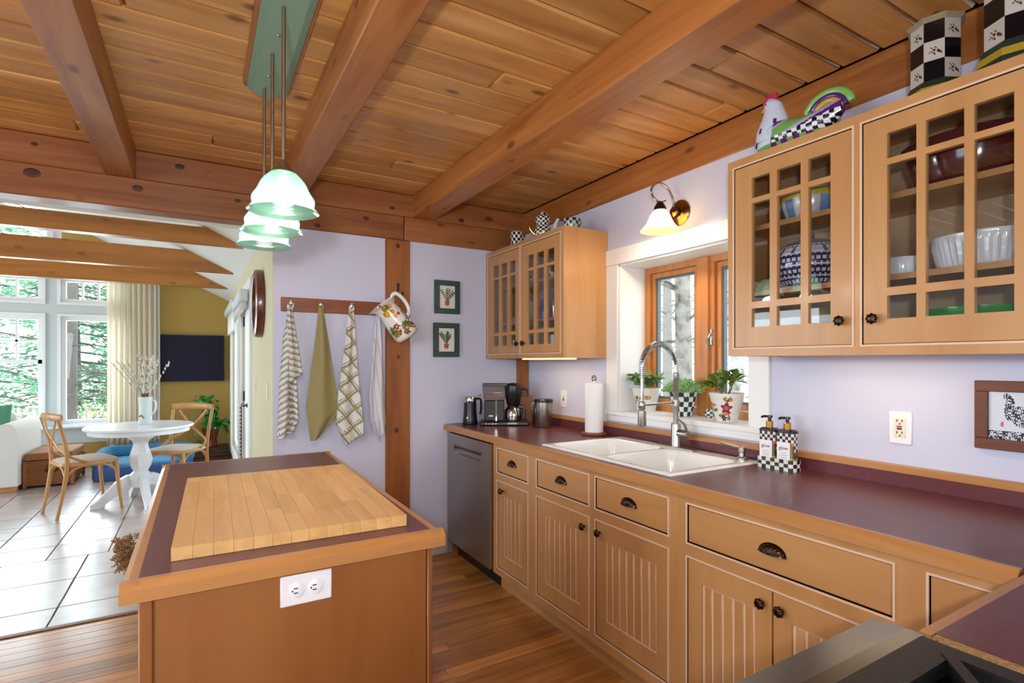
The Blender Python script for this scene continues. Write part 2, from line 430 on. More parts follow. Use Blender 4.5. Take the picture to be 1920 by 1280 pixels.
# ---- kitchen floor: strips along x
fl = struct(MB().box(-3.2, -2.4, -.06, 2.4, 3.5, -.018).build('floor', M['gap']), 'narrow strip wood floor of the kitchen')
y = -1.0; random.seed(3)
while y < 3.49:
    w = .0705; y1 = min(y+w, 3.495); x = -3.2+random.random()*-.6
    while x < 1.62:
        ln = 1.3+random.random()*1.6; xa, xb = max(x, -3.2), min(x+ln, 1.64)
        if xb-xa > .05:
            o = MB().cbox(xa+.0006, y+.0006, -.02, xb-.0006, y1-.0006, 0, .0015).build('plank', M['floor'], fl, world=True)
        x += ln
    y += w
# ---- dining floor: two sizes of tile
tf = struct(MB().box(-4.8, 3.53, -.06, .5, 9.0, -.006).build('floor', M['grout']), 'glazed tile floor of the dining area')
def tiles(xs, ys):
    for y0, y1 in zip(ys, ys[1:]):
        for x0, x1 in zip(xs, xs[1:]):
            x0c, x1c = max(x0, -3.7), min(x1, .40)
            if x1c-x0c < .02: continue
            MB().cbox(x0c+.003, y0+.003, -.012, x1c-.003, y1-.003, 0, .0025).build('tile', M['tile'], tf, world=True)
tiles([-.6736+.457*k for k in range(-7, 4)], [3.535, 3.80, 4.262, 4.735])
tiles([-.5615+.343*k for k in range(-10, 4)], [4.735+.343*k for k in range(0, 13)])
struct(MB().cbox(-3.2, 3.494, -.02, .382, 3.533, .006, .004).build('trim_1', wood('threshold', '4e2a12', '6b3d1c', '7d4b26', 'X', .4)), 'dark wood threshold strip between wood floor and tile')
# ---- ceiling boards along x
cl = struct(MB().box(-3.2, -2.4, ZC+.02, 2.42, 3.61, ZC+.09).build('ceiling', M['gap']), 'knotty pine board ceiling')
y = 3.5; random.seed(11)
while y > -1.3:
    w = .139; x = -3.2-random.random()*2
    while x < 2.15:
        ln = 2.4+random.random()*2.4; xa, xb = max(x, -3.2), min(x+ln, 2.15)
        if xb-xa > .02:
            MB().cbox(xa+.001, y-w+.0022, ZC, xb-.001, y-.0022, ZC+.025, .008).build('board', M['ceil'], cl, world=True)
        x += ln
    y -= w
# ---- joists and girder
def beam(name, x0, y0, z0, x1, y1, z1, m, lab, b=.006):
    return struct(MB().cbox(x0, y0, z0, x1, y1, z1, b).build(name, M[m]), lab)
beam('ceiling_beam', -.425, -1.6, 2.333, -.293, 3.50, ZC, 'beam_y', 'ceiling beam nearest the dining area, left of the pendant lamp')
beam('ceiling_beam', .415, -1.6, 2.333, .545, 3.50, ZC, 'beam_y', 'middle ceiling beam just right of the pendant lamp')
beam('ceiling_beam', 1.262, -1.6, 2.333, 1.405, 3.50, ZC, 'beam_y', 'ceiling beam nearest the window wall')
beam('ceiling_beam', 2.148, -1.6, 2.325, 2.40, 3.50, ZC, 'beam_y', 'wall plate beam along the top of the window wall')
gb1 = beam('girder_beam', -3.2, 3.474, 2.172, 1.192, 3.61, 2.333, 'beam_x', 'long knotty lower girder over the dining opening')
beam('girder_beam', 1.196, 3.474, 2.172, 2.40, 3.61, 2.333, 'beam_x', 'short lower girder right of the beam joint over the post')
gb3 = beam('girder_beam', -3.2, 3.488, 2.333, 2.40, 3.61, ZC, 'beam_x', 'upper girder course behind the ends of the ceiling beams')
wpo = beam('wall_post', 1.067, 3.478, 0, 1.236, 3.56, 2.172, 'beam_z', 'square timber post in the back wall')
KNT = mat('timber_knot', '4a2a20', .5, 0, .4, 90)
for par, x, y_, z, r in ((gb1, -.714, 3.474, 2.286, .030), (gb1, -.285, 3.474, 2.280, .021), (gb1, .190, 3.474, 2.285, .015), (gb1, .633, 3.474, 2.200, .017), (gb1, .934, 3.474, 2.285, .017),
                         (gb3, -.707, 3.488, 2.435, .013), (gb3, -.094, 3.488, 2.435, .020), (gb3, 1.113, 3.488, 2.381, .015), (gb3, 1.622, 3.488, 2.365, .020), (wpo, 1.153, 3.478, 1.384, .012), (wpo, 1.139, 3.478, .894, .016), (wpo, 1.150, 3.478, 2.13, .015)):
    b = MB().lathe([(r, 0), (r*.92, .0012), (r*.5, .0018), (.0001, .0014)], 20); b.xf(Matrix.Translation((x, y_, z)) @ Matrix.Rotation(PI/2, 4, 'X') @ Matrix.Diagonal((1.15 if par is not wpo else .9, .8 if par is not wpo else 1.15, 1, 1)))
    b.build('knot', KNT, par, world=True)
beam('corner_post', 2.085, 3.42, .97, 2.150, 3.50, 2.172, 'beam_z', 'timber post in the corner behind the coffee maker')
# ---- kitchen walls
b = cells(MB(), 'x', XW, 2.42, (-1.6, 3.61), (0, 2.49), [(1.54, 2.42, 1.06, 1.93)])
struct(b.build('wall_right', M['wall'], smooth=False), 'lavender white wall with the sink window')
struct(MB().box(.384, YB, 0, XW, 3.60, 2.172).build('wall_back', M['wall'], smooth=False), 'lavender white wall with towels and prints')
struct(MB().cbox(.384, YB-.014, 0, 1.067, YB, .11, .004).cbox(1.236, YB-.014, 0, 1.515, YB, .11, .004).build('baseboard_back', M['white']))
struct(MB().box(-4.9, 3.61, 2.172, .5, 3.70, 3.75).build('wall_upper', M['cwhite'], smooth=False), 'wall above the girder on the dining side')
# ---- dining shell
b = cells(MB(), 'x', .380, .52, (3.4935, 8.8), (0, 2.232), [(5.06, 6.12, 0, 1.98), (6.42, 7.95, .26, 1.92)])
struct(b.build('wall_side', M['yellow'], smooth=False), 'pale yellow wall with mirror and glass door')
zs = lambda x: 2.225+.49*(.383-x)
b = cells(MB(), 'y', 8.8, 8.95, (-4.9, .52), (0, 2.6), [(-2.62, -.86, .30, 2.6)])
b.prism([(-1.52, 2.6), (-.38, 2.6), (-1.52, zs(-1.52))], 1, 8.8, 8.95)
b.prism([(-2.62, 2.6), (-4.0, 2.6), (-2.62, 3.2)], 1, 8.8, 8.95)
struct(b.build('wall_far', M['olive'], smooth=False), 'olive gold end wall of the dining area')
b = MB().prism([(.55, zs(.55)), (.55, zs(.55)+.12), (-2.3, zs(-2.3)+.12), (-2.3, zs(-2.3))], 1, 3.69, 8.97)
b.prism([(-2.3, zs(-2.3)), (-2.3, zs(-2.3)+.12), (-5.1, zs(.55)+.12), (-5.1, zs(.55))], 1, 3.69, 8.97)
struct(b.build('ceiling', M['cwhite'], smooth=False), 'white sloped ceiling of the dining area')
for yy, hh, lab in ((4.74, .125, 'nearest of the three fir tie beams'), (6.2, .20, 'middle one of the three fir tie beams'), (7.52, .19, 'farthest of the three fir tie beams')):
    b = MB().prism([(-4.3, 2.262), (.305, 2.262), (.305-hh/.55, 2.262+hh), (-4.3, 2.262+hh)], 1, yy, yy+.09)
    struct(b.build('tie_beam', M['tie'], smooth=False), lab+' across the dining area')
# window wall of the dining room
wt = struct(thing('window_2', None, None, (-1.74, 8.84, .30)), 'tall white framed windows with transoms at the end of the dining area')
holes = [(-2.42, -1.705, .55, 1.93), (-1.53, -.93, .55, 1.93), (-2.42, -1.705, 2.11, 2.43), (-1.53, -.93, 2.11, 2.43)]
b = cells(MB(), 'y', 8.79, 8.93, (-2.62, -.86), (.30, 2.6), holes)
b.build('frame', M['white_d'], wt, world=True, smooth=False)
for (x0, x1, z0, z1) in holes:
    b = cells(MB(), 'y', 8.762, 8.79, (x0-.03, x1+.03), (z0-.03, z1+.03), [(x0, x1, z0, z1)])
    b.build('casing', M['white'], wt, world=True, smooth=False)
    b = cells(MB(), 'y', 8.82, 8.87, (x0, x1), (z0, z1), [(x0+.05, x1-.05, z0+.05, z1-.05)])
    if z1-z0 < .5: 
        for k in (1, 2): xx = x0+.05+(x1-x0-.1)*k/3; b.box(xx-.011, 8.825, z0+.05, xx+.011, 8.865, z1-.05)
    elif x0 < -2:
        b.box(x0, 8.82, 1.325, x1, 8.87, 1.375)
        for k in (1, 2): xx = x0+.05+(x1-x0-.1)*k/3; b.box(xx-.012, 8.825, 1.36, xx+.012, 8.865, z1-.05)
        b.box(x0+.05, 8.825, 1.60, x1-.05, 8.865, 1.625)
    sash = b.build('sash', M['white'], wt, world=True, smooth=False)
    MB().box(x0+.04, 8.842, z0+.04, x1-.04, 8.848, z1-.04).build('pane', M['wglass'], sash, world=True)
MB().cbox(-2.66, 8.70, .50, -.84, 8.80, .53, .005).build('sill', M['white'], wt, world=True)
wg = struct(thing('window_3', None, None, (-2.0, 8.84, 2.6)), 'sloped gable window above the transoms')
gp = [(-2.60, 2.66), (-1.60, 2.66), (-1.60, zs(-1.60)-.10), (-2.60, zs(-2.6)-.2)]
gi = [(-2.54, 2.72), (-1.66, 2.72), (-1.66, zs(-1.66)-.16), (-2.54, zs(-2.54)-.26)]
b = MB()
for k in range(4): b.prism([gp[k], gp[(k+1)%4], gi[(k+1)%4], gi[k]], 1, 8.77, 8.86)
b.prism([(-2.62, 2.6), (-1.52, 2.6), (-1.52, 2.66), (-2.62, 2.66)], 1, 8.80, 8.93)
b.prism([(-1.60, 2.66), (-1.52, 2.66), (-1.52, zs(-1.52)), (-1.60, zs(-1.6))], 1, 8.80, 8.93)
b.build('frame', M['white'], wg, world=True, smooth=False)
MB().prism(gi, 1, 8.82, 8.826).build('pane', M['wglass'], wg, world=True)
# glass door and shaded window in the yellow wall
dr = struct(thing('door_1', None, None, (.45, 5.6, 0)), 'white glass door in the yellow wall')
b = cells(MB(), 'x', .362, .380, (4.97, 6.21), (0, 2.07), [(5.06, 6.12, 0, 1.98)]); b.build('casing', M['white'], dr, world=True, smooth=False)
b = cells(MB(), 'x', .40, .445, (5.08, 6.10), (.01, 1.97), [(5.20, 5.98, .22, 1.85)]); lf = b.build('door_leaf', M['white'], dr, world=True, smooth=False)
MB().box(.42, 5.19, .21, .426, 5.99, 1.86).build('pane', M['wglass'], lf, world=True)
for zz in (1.76, 1.0, .25): MB().cbox(.385, 6.075, zz-.05, .402, 6.115, zz+.05, .003).build('hinge', M['plug'], dr, world=True)
b = MB().lathe([(.022, 0), (.022, .008), (.009, .012), (.009, .04)], 14); b.xf(Matrix.Translation((.40, 5.74, .93)) @ Matrix.Rotation(-PI/2, 4, 'Y'))
b.tube([(.362, 5.74, .93), (.362, 5.64, .93)], .008, 8); b.build('handle', M['bronze'], lf, world=True)
w4 = struct(thing('window_4', None, None, (.45, 7.2, .26)), 'tall shaded window at the far end of the yellow wall')
b = cells(MB(), 'x', .355, .380, (6.33, 8.04), (.17, 2.01), [(6.42, 7.95, .26, 1.92)]); b.build('casing', M['white'], w4, world=True, smooth=False)
b = cells(MB(), 'x', .40, .44, (6.42, 7.95), (.26, 1.92), [(6.48, 7.16, .32, 1.86), (7.20, 7.89, .32, 1.86)]); sa = b.build('sash', M['white'], w4, world=True, smooth=False)
MB().box(.415, 6.47, .31, .42, 7.90, 1.87).build('pane', M['wglass'], sa, world=True)
# ---- the sink window
w1 = struct(thing('window_1', None, None, (2.3, 1.98, 1.06)), 'fir casement window in a deep white niche over the sink')
for nm, q in (('casing', (2.142, 2.42, 1.06, XW, 2.518, 1.93)), ('casing', (2.142, 1.44, 1.06, XW, 1.54, 1.93)), ('casing', (2.138, 1.44, 1.93, XW, 2.518, 2.026)), ('apron', (2.142, 1.44, .998, XW, 2.518, 1.04)), ('stool', (2.128, 1.43, 1.035, 2.40, 2.525, 1.061)),
              ('jamb', (XW, 2.408, 1.06, 2.40, 2.421, 1.93)), ('jamb', (XW, 1.539, 1.06, 2.40, 1.552, 1.93)), ('head', (XW, 1.54, 1.918, 2.40, 2.42, 1.931))):
    MB().cbox(*q, .002).build(nm, M['white'], w1, world=True)
b = cells(MB(), 'x', 2.355, 2.42, (1.552, 2.408), (1.061, 1.918), [(1.588, 1.90, 1.10, 1.885), (2.015, 2.372, 1.10, 1.885)])
b.build('frame', M['fir'], w1, world=True, smooth=False)
MB().cbox(2.335, 1.925, 1.061, 2.357, 1.99, 1.918, .003).build('mullion', M['fir'], w1, world=True)
for (y0, y1) in ((1.588, 1.90), (2.015, 2.372)):
    b = cells(MB(), 'x', 2.375, 2.41, (y0+.004, y1-.004), (1.104, 1.881), [(y0+.03, y1-.03, 1.135, 1.855)])
    s_ = b.build('sash', M['fir'], w1, world=True, smooth=False)
    b = cells(MB(), 'x', 2.385, 2.412, (y0+.03, y1-.03), (1.135, 1.855), [(y0+.042, y1-.042, 1.147, 1.843)])
    b.build('gasket', mat('grey_gasket', '5d6a70', .5), s_, world=True, smooth=False)
    MB().box(2.396, y0+.035, 1.14, 2.402, y1-.035, 1.85).build('pane', M['wglass'], s_, world=True)
b = MB().cbox(2.348, 1.905, 1.44, 2.358, 1.925, 1.53, .003); b.tube([(2.345, 1.915, 1.50), (2.32, 1.917, 1.47), (2.322, 1.919, 1.42)], .005, 8)
b.build('latch', M['nickel'], w1, world=True)
# ---- the sides of the rooms that the photograph does not show
b = cells(MB(), 'x', -3.34, -3.2, (-2.5, 3.61), (0, 2.5), [(-.5, 1.7, .85, 2.1)])
struct(b.build('wall_left', M['wall'], smooth=False), 'kitchen side wall with a wide window, out of view')
struct(cells(MB(), 'y', -2.55, -2.4, (-3.34, 2.42), (0, 2.5), [(-.9, 1.3, .9, 2.1)]).build('wall_rear', M['wall'], smooth=False), 'kitchen wall behind the camera with a window')
struct(cells(MB(), 'x', -5.0, -4.86, (3.61, 8.95), (0, 2.3), [(4.5, 8.1, .5, 2.1)]).build('wall_dining_left', M['yellow'], smooth=False), 'dining side wall with wide windows, out of view')
struct(MB().box(-5.0, 3.55, 0, -3.2, 3.65, 2.5).build('wall_corner', M['wall'], smooth=False), 'short wall between kitchen and dining side, out of view')
struct(MB().box(2.156, -2.5, 0, 2.42, -1.6, 2.5).build('wall_right_end', M['wall'], smooth=False), 'window wall continued behind the camera')
# ================================================================ cabinets
def knob_mesh():
    b = MB(); pr = [(.004,0),(.006,.002),(.006,.010),(.010,.013),(.0155,.017),(.0165,.022),(.013,.027),(.006,.029),(.0001,.0295)]
    b.lathe(pr, 32, rmod=lambda a, z: 1+(.10*math.cos(8*a) if z > .012 else 0)); b.xf(Matrix.Rotation(-PI/2, 4, 'Y'))
    return b.mesh('knob', M['bronze'])
KNOB = knob_mesh()
def pull_mesh():
    b = MB(); W, H, Dp = .043, .030, .022
    def f(u, v):
        a = PI*u; r = math.sin(v*PI/2); rib = 1+.05*math.cos(a*18)*(r > .3)
        return (-Dp*math.cos(v*PI/2)*(1 if v < 1 else 0)*rib - .001, W*r*math.cos(a), H*r*math.sin(a))
    b.grid(f, 48, 8, flip=True)
    b.grid(lambda u, v: (-.001-.002*v, (W+.003*v)*math.cos(PI*u), (H+.003*v)*math.sin(PI*u)), 24, 1, flip=True)
    b.tube([(-.004, -W-.003, 0), (-Dp*.6, 0, -.001), (-.004, W+.003, 0)], .003, 6)
    me = b.mesh('cup_pull', M['bronze']); return me
PULL = pull_mesh()
def opening_bead(parent, X, y0, y1, z0, z1):
    b = MB(); w, t = .006, .004
    b.box(X-t, y0-w, z0-w, X+.01, y0, z1+w); b.box(X-t, y1, z0-w, X+.01, y1+w, z1+w)
    b.box(X-t, y0, z0-w, X+.01, y1, z0); b.box(X-t, y0, z1, X+.01, y1, z1+w)
    b.build('bead', M['glaze'], parent, world=True, smooth=False)
def at(o, parent):    # world -> parent's frame for a placed sub-part
    r = parent
    while r.parent is not None: r = r.parent
    o.location = Vector(o.location)-r.location; return o
def bead_door(root, X, y0, y1, z0, z1, knob_y, knob_z=None):
    g = .003; y0 += g; y1 -= g; z0 += g; z1 -= g; st, tr = .058, .075
    b = cells(MB(), 'x', X+.001, X+.021, (y0, y1), (z0, z1), [(y0+st, y1-st, z0+tr, z1-tr)])
    b.box(X+.0078, y0+st-.004, z0+tr-.004, X+.019, y1-st+.004, z1-tr+.004, 1)
    d = b.build('door', [M['maple'], M['glaze']], root, world=True, smooth=False)
    n = max(4, round((y1-y0-2*st)/.042)); w = (y1-y0-2*st)/n; gp = .0058
    for k in range(n):
        a = y0+st+k*w
        MB().cbox(X+.006, a+gp/2+(gp if k == 0 else 0), z0+tr+.005, X+.016, a+w-gp/2-(gp if k == n-1 else 0), z1-tr-.005, .002).build('slat', M['maple'], d, world=True)
    at(place(KNOB, 'knob', d, (X+.001, knob_y, knob_z or z1-.045)), d)
    return d
def drawer(root, X, y0, y1, z0, z1):
    g = .003
    d = MB().cbox(X+.001, y0+g, z0+g, X+.021, y1-g, z1-g, .003).build('drawer', M['maple_y'], root, world=True)
    at(place(PULL, 'cup_pull', d, (X+.001, (y0+y1)/2, (z0+z1)/2-.008)), d)
    return d
XF = 1.515
def base_unit(label, y0, y1, opens, toe=True):
    r = thing('base_cabinet', label, 'cabinet', ((XF+XW)/2, (y0+y1)/2, 0), group='kitchen base cabinets')
    b = MB(); b.box(XF+.03, y0, .10, 2.15, y0+.018, .872); b.box(XF+.03, y1-.018, .10, 2.15, y1, .872)
    b.box(XF+.03, y0+.018, .10, 2.15, y1-.018, .12); b.box(2.13, y0+.018, .12, 2.15, y1-.018, .60); b.box(XF+.05, y0+.018, .66, XF+.06, y1-.018, .70)
    b.build('body', M['cab_in'], r, world=True, smooth=False)
    cells(MB(), 'x', XF, XF+.02, (y0, y1), (.10, .874), [o[:4] for o in opens]).build('face_frame', M['maple'], r, world=True, smooth=False)
    if toe: MB().box(XF+.055, y0, 0, XF+.07, y1, .10).build('toe_kick', M['maple_y'], r, world=True)
    for (a, c, z0, z1, kind, *k) in opens:
        opening_bead(r, XF, a, c, z0, z1)
        if kind == 'drawer': drawer(r, XF, a, c, z0, z1)
        elif kind == 'door': bead_door(r, XF, a, c, z0, z1, k[0])
        elif kind == 'pair':
            m = (a+c)/2; bead_door(r, XF, a, m, z0, z1, m-.032); bead_door(r, XF, m, c, z0, z1, m+.032)
    return r
ZD0, ZD1, ZE0, ZE1 = .705, .842, .148, .652
base_unit('narrow base cabinet with one drawer and one beadboard door beside the dishwasher', 2.372, 2.806, [(2.416, 2.753, ZD0, ZD1, 'drawer'), (2.416, 2.753, ZE0, ZE1, 'door', 2.69)])
base_unit('sink base cabinet with two drawers and two beadboard doors under the sink', 1.384, 2.372, [(1.90, 2.327, ZD0, ZD1, 'drawer'), (1.428, 1.851, ZD0, ZD1, 'drawer'), (1.90, 2.327, ZE0, ZE1, 'door', 1.93), (1.428, 1.851, ZE0, ZE1, 'door', 1.822)])
base_unit('base cabinet with one wide drawer over a pair of beadboard doors', .642, 1.384, [(.677, 1.336, ZD0, ZD1, 'drawer'), (.677, 1.336, ZE0, ZE1, 'pair')])
base_unit('corner base cabinet partly behind the peninsula worktop', .38, .642, [(.40, .599, ZE0, ZD1, 'door', .425)])
# end panel and dishwasher
ep = thing('cabinet_end_panel', 'narrow maple end panel between back wall and dishwasher', 'panel', (1.8, 3.463, 0))
MB().box(XF+.02, 3.436, .0, 2.08, 3.452, .872).build('panel', M['maple'], ep, world=True); MB().box(XF, 3.436, .10, XF+.02, 3.491, .872).build('stile', M['maple'], ep, world=True)
dw = thing('dishwasher', 'stainless steel dishwasher under the worktop by the back wall', 'dishwasher', (1.8, 3.12, 0))
b = cells(MB(), 'x', 1.493, 1.53, (2.812, 3.43), (.115, .862), [(2.93, 3.33, .735, .79)])
b.box(1.512, 2.93, .735, 1.53, 3.33, .79); b.build('door', M['steel_d'], dw, world=True, smooth=False)
MB().prism([(1.488, .79), (1.488, .783), (1.512, .765), (1.512, .79)], 1, 2.93, 3.33).build('handle', M['steel'], dw, world=True, smooth=False)
MB().box(1.53, 2.81, .10, 2.08, 3.43, .868).build('tub', M['black'], dw, world=True); MB().box(1.57, 2.81, 0, 1.59, 3.43, .10).build('toe_kick', M['black'], dw, world=True)
# ---- worktop (L), nosing, backsplash
wk = thing('worktop', 'maroon laminate worktop with maple edge along the window wall', 'countertop', (1.82, 1.9, .874))
b = cells(MB(), 'z', .876, .914, (1.514, XW-.001), (.40, 3.492), [(1.556, 2.100, 1.456, 2.334)])
b.box(1.03, -.35, .876, XW-.001, .40, .914)
b.build('slab', M['lam'], wk, world=True, smooth=False)
MB().prism([(1.486, .874), (1.514, .874), (1.514, .914), (1.498, .9145), (1.486, .902)], 1, .43, 3.492).build('edging', M['edge_y'], wk, world=True, smooth=False)
MB().prism([(.428, .874), (.40, .874), (.40, .914), (.416, .9145), (.428, .902)], 0, 1.016, 1.498).build('edging', M['maple_x'], wk, world=True, smooth=False)
b = MB().cbox(1.008, -.35, .877, 1.031, .399, .9135, .002)
b.build('raw_chipboard_edge', mat('chipboard', 'b3925f', .95, 0, .5, 130, .9), wk, world=True)['label'] = 'raw chipboard cut edge'
bs = MB().box(2.134, -.35, .914, XW-.001, 3.419, .960).build('backsplash', M['lam'], wk, world=True)
MB().cbox(2.130, -.35, .960, XW-.001, 3.419, .988, .003).build('backsplash_cap', M['edge_y'], wk, world=True)
# peninsula base
pb = thing('base_cabinet', 'peninsula base cabinet between the range and the corner', 'cabinet', (1.25, .1, 0), group='kitchen base cabinets')
MB().box(1.012, -.34, .10, 1.49, .36, .872).build('body', M['maple'], pb, world=True, smooth=False)
MB().cbox(1.05, .36, .14, 1.45, .38, .84, .003).build('door', M['maple'], pb, world=True); MB().box(1.012, -.34, 0, 1.49, .31, .10).build('toe_kick', M['maple_x'], pb, world=True)
# ---- glazed upper cabinets
def glass_door(root, X, y0, y1, z0, z1, pys, pzs, knob_y, knob_z):
    g = .003
    hs = [(a, c, e, f) for (a, c) in pys for (e, f) in pzs]
    b = cells(MB(), 'x', X+.001, X+.021, (y0+g, y1-g), (z0+g, z1-g), hs)
    d = b.build('door', M['maple'], root, world=True, smooth=False)
    for (a, c, e, f) in hs:
        MB().box(X+.009, a-.003, e-.003, X+.012, c+.003, f+.003).build('pane', M['glass'], d, world=True, smooth=False)
    at(place(KNOB, 'knob', d, (X+.001, knob_y, knob_z)), d)
def upper_unit(label, y0, y1, doors, shelves, XU=1.823, z0=1.375, z1=2.145):
    r = thing('wall_cabinet', label, 'cabinet', (1.99, (y0+y1)/2, z0), group='glazed wall cabinets')
    t = .018
    for nm, q in (('side_panel', (XU+.02, y0, z0, XW-.002, y0+t, z1)), ('side_panel', (XU+.02, y1-t, z0, XW-.002, y1, z1)), ('top_panel', (XU+.02, y0+t, z1-t, XW-.002, y1-t, z1)),
                  ('bottom_panel', (XU+.02, y0+t, z0+.02, XW-.002, y1-t, z0+.02+t))):
        MB().box(*q).build(nm, M['maple'], r, world=True)
    MB().box(XW-.012, y0+t, z0+.04, XW-.003, y1-t, z1-t).build('back_panel', M['cab_in'], r, world=True)
    for sz in shelves: MB().box(XU+.06, y0+t, sz-.019, XW-.013, y1-t, sz).build('shelf', M['maple_y'], r, world=True)
    op = [(d[0], d[1], d[2], d[3]) for d in doors]
    cells(MB(), 'x', XU, XU+.02, (y0, y1), (z0, z1), op).build('face_frame', M['maple'], r, world=True, smooth=False)
    for d in doors:
        opening_bead(r, XU, *d[:4]); glass_door(r, XU, *d)
    return r
PZ = [(1.486, 1.557), (1.582, 1.959), (1.978, 2.056)]
upper_unit('glazed wall cabinet between the back wall and the sink window', 2.517, 3.490, [
    (3.012, 3.452, 1.408, 2.11, [(3.068, 3.150), (3.180, 3.268), (3.297, 3.385)], [(1.462, 1.533), (1.556, 1.935), (1.953, 2.035)], 3.035, 1.472),
    (2.550, 2.985, 1.408, 2.11, [(2.615, 2.697), (2.726, 2.812), (2.842, 2.918)], [(1.462, 1.533), (1.556, 1.935), (1.953, 2.035)], 2.955, 1.472)], [1.63, 1.885])
upper_unit('large glazed wall cabinet right of the sink window', .425, 1.403, [
    (.932, 1.373, 1.408, 2.11, [(1.002, 1.078), (1.105, 1.195), (1.223, 1.298)], PZ, .965, 1.488),
    (.462, .902, 1.408, 2.11, [(.535, .618), (.640, .731), (.754, .832)], PZ, .866, 1.488)], [1.63, 1.885])
# ---- island
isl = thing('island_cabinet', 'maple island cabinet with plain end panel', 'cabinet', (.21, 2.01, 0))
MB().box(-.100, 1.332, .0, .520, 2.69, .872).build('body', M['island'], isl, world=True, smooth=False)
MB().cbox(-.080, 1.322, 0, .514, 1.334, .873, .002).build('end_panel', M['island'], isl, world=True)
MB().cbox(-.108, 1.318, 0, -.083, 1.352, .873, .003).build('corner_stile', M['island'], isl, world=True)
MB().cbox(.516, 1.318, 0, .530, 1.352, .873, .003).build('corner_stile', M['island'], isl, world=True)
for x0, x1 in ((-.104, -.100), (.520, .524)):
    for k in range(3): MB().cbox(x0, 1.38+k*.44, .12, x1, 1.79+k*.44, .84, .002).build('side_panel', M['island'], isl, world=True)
iw = thing('island_worktop', 'maroon laminate island worktop with maple edge', 'countertop', (.21, 2.01, .874))
MB().box(-.107, 1.321, .876, .525, 2.699, .914).build('slab', M['lam'], iw, world=True)
pf = [(0, .874), (.030, .874), (.030, .914), (.014, .9145), (0, .900)]
MB().prism([(1.291+p[0], p[1]) for p in pf], 0, -.137, .555).build('edging', M['maple_x'], iw, world=True, smooth=False)
MB().prism([(2.729-p[0], p[1]) for p in pf], 0, -.137, .555).build('edging', M['maple_x'], iw, world=True, smooth=False)
MB().prism([(-.137+p[0], p[1]) for p in pf], 1, 1.298, 2.722).build('edging', M['edge_y'], iw, world=True, smooth=False)
MB().prism([(.555-p[0], p[1]) for p in pf], 1, 1.298, 2.722).build('edging', M['edge_y'], iw, world=True, smooth=False)
cb = thing('cutting_board', 'large butcher block cutting board on the island', 'cutting board', (.222, 1.790, .9145), rz=-.022)
random.seed(5); nst = 13; w = .535/nst
for k in range(nst):
    yy = -.405
    while yy < .4049:
        ln = .16+random.random()*.30; y1 = min(.405, yy+ln)
        if .405-y1 < .07: y1 = .405
        MB().cbox(-.2675+k*w+.0002, yy+.0002, 0, -.2675+(k+1)*w-.0002, y1-.0002, .029, .0004).build('stave', M['block'], cb)
        yy = y1
# ---- range
rg = thing('range', 'stainless steel gas range with black grates', 'range', (.60, .10, 0))
XR0, XR1 = .216, .995
MB().box(XR0, -.30, .02, XR1, .425, .895).build('body', M['steel'], rg, world=True)
b = MB().prism([(.425, .80), (.478, .80), (.482, .905), (.476, .915), (.425, .920), (.40, .920), (.40, .80)], 0, XR0, XR1)
b.build('control_panel', M['steel'], rg, world=True, smooth=False)
for k in range(5):
    b = MB().lathe([(.024, 0), (.022, .03), (.0001, .031)], 20); b.xf(Matrix.Translation((XR0+.1+k*.145, .479, .855)) @ Matrix.Rotation(-PI/2, 4, 'X')); b.build('control_knob', M['black'], rg, world=True)
MB().cbox(XR0+.02, .425, .18, XR1-.02, .46, .77, .005).build('oven_door', M['steel'], rg, world=True)
MB().tube([(XR0+.08, .50, .73), (XR1-.08, .50, .73)], .012, 10).build('oven_handle', M['steel'], rg, world=True)
MB().box(XR0+.01, -.30, .885, XR1-.004, .402, .896).build('cooktop', M['enamel_b'], rg, world=True)
for (gx0, gx1) in ((XR0+.014, .592), (.598, XR1-.020)):
    for (gy0, gy1) in ((.062, .396), (-.285, .052)):
        b = cells(MB(), 'z', .904, .926, (gx0, gx1), (gy0, gy1), [(gx0+.045, gx1-.032, gy0+.022, gy1-.050)])
        cx, cy = (gx0+gx1)/2, (gy0+gy1)/2-.012
        for (px, py) in ((gx0+.04, gy0+.02), (gx1-.03, gy0+.02), (gx0+.04, gy1-.045), (gx1-.03, gy1-.045)):
            d = Vector((px-cx, py-cy, 0)); L_ = d.length; d.normalize(); n_ = Vector((-d.y, d.x, 0))*.008
            q0 = Vector((cx, cy, 0))+d*.06; q1 = Vector((px, py, 0))
            pts = [q0+n_, q0-n_, q1-n_, q1+n_]
            b.add([(p.x, p.y, .906) for p in pts]+[(p.x, p.y, .928) for p in pts], [(3,2,1,0),(4,5,6,7),(0,1,5,4),(1,2,6,5),(2,3,7,6),(3,0,4,7)])
        for (px, py) in ((gx0+.02, gy0+.01), (gx1-.02, gy0+.01), (gx0+.02, gy1-.02), (gx1-.02, gy1-.02)): b.box(px-.008, py-.008, .895, px+.008, py+.008, .905)
        b.build('grate', M['iron'], rg, world=True, smooth=False)
        MB().lathe([(.125, .8965), (.115, .899), (.10, .8965), (.05, .898), (.045, .909), (.03, .912), (.0001, .912)], 28, (cx, cy, 0)).build('burner', M['enamel_b'], rg, world=True)
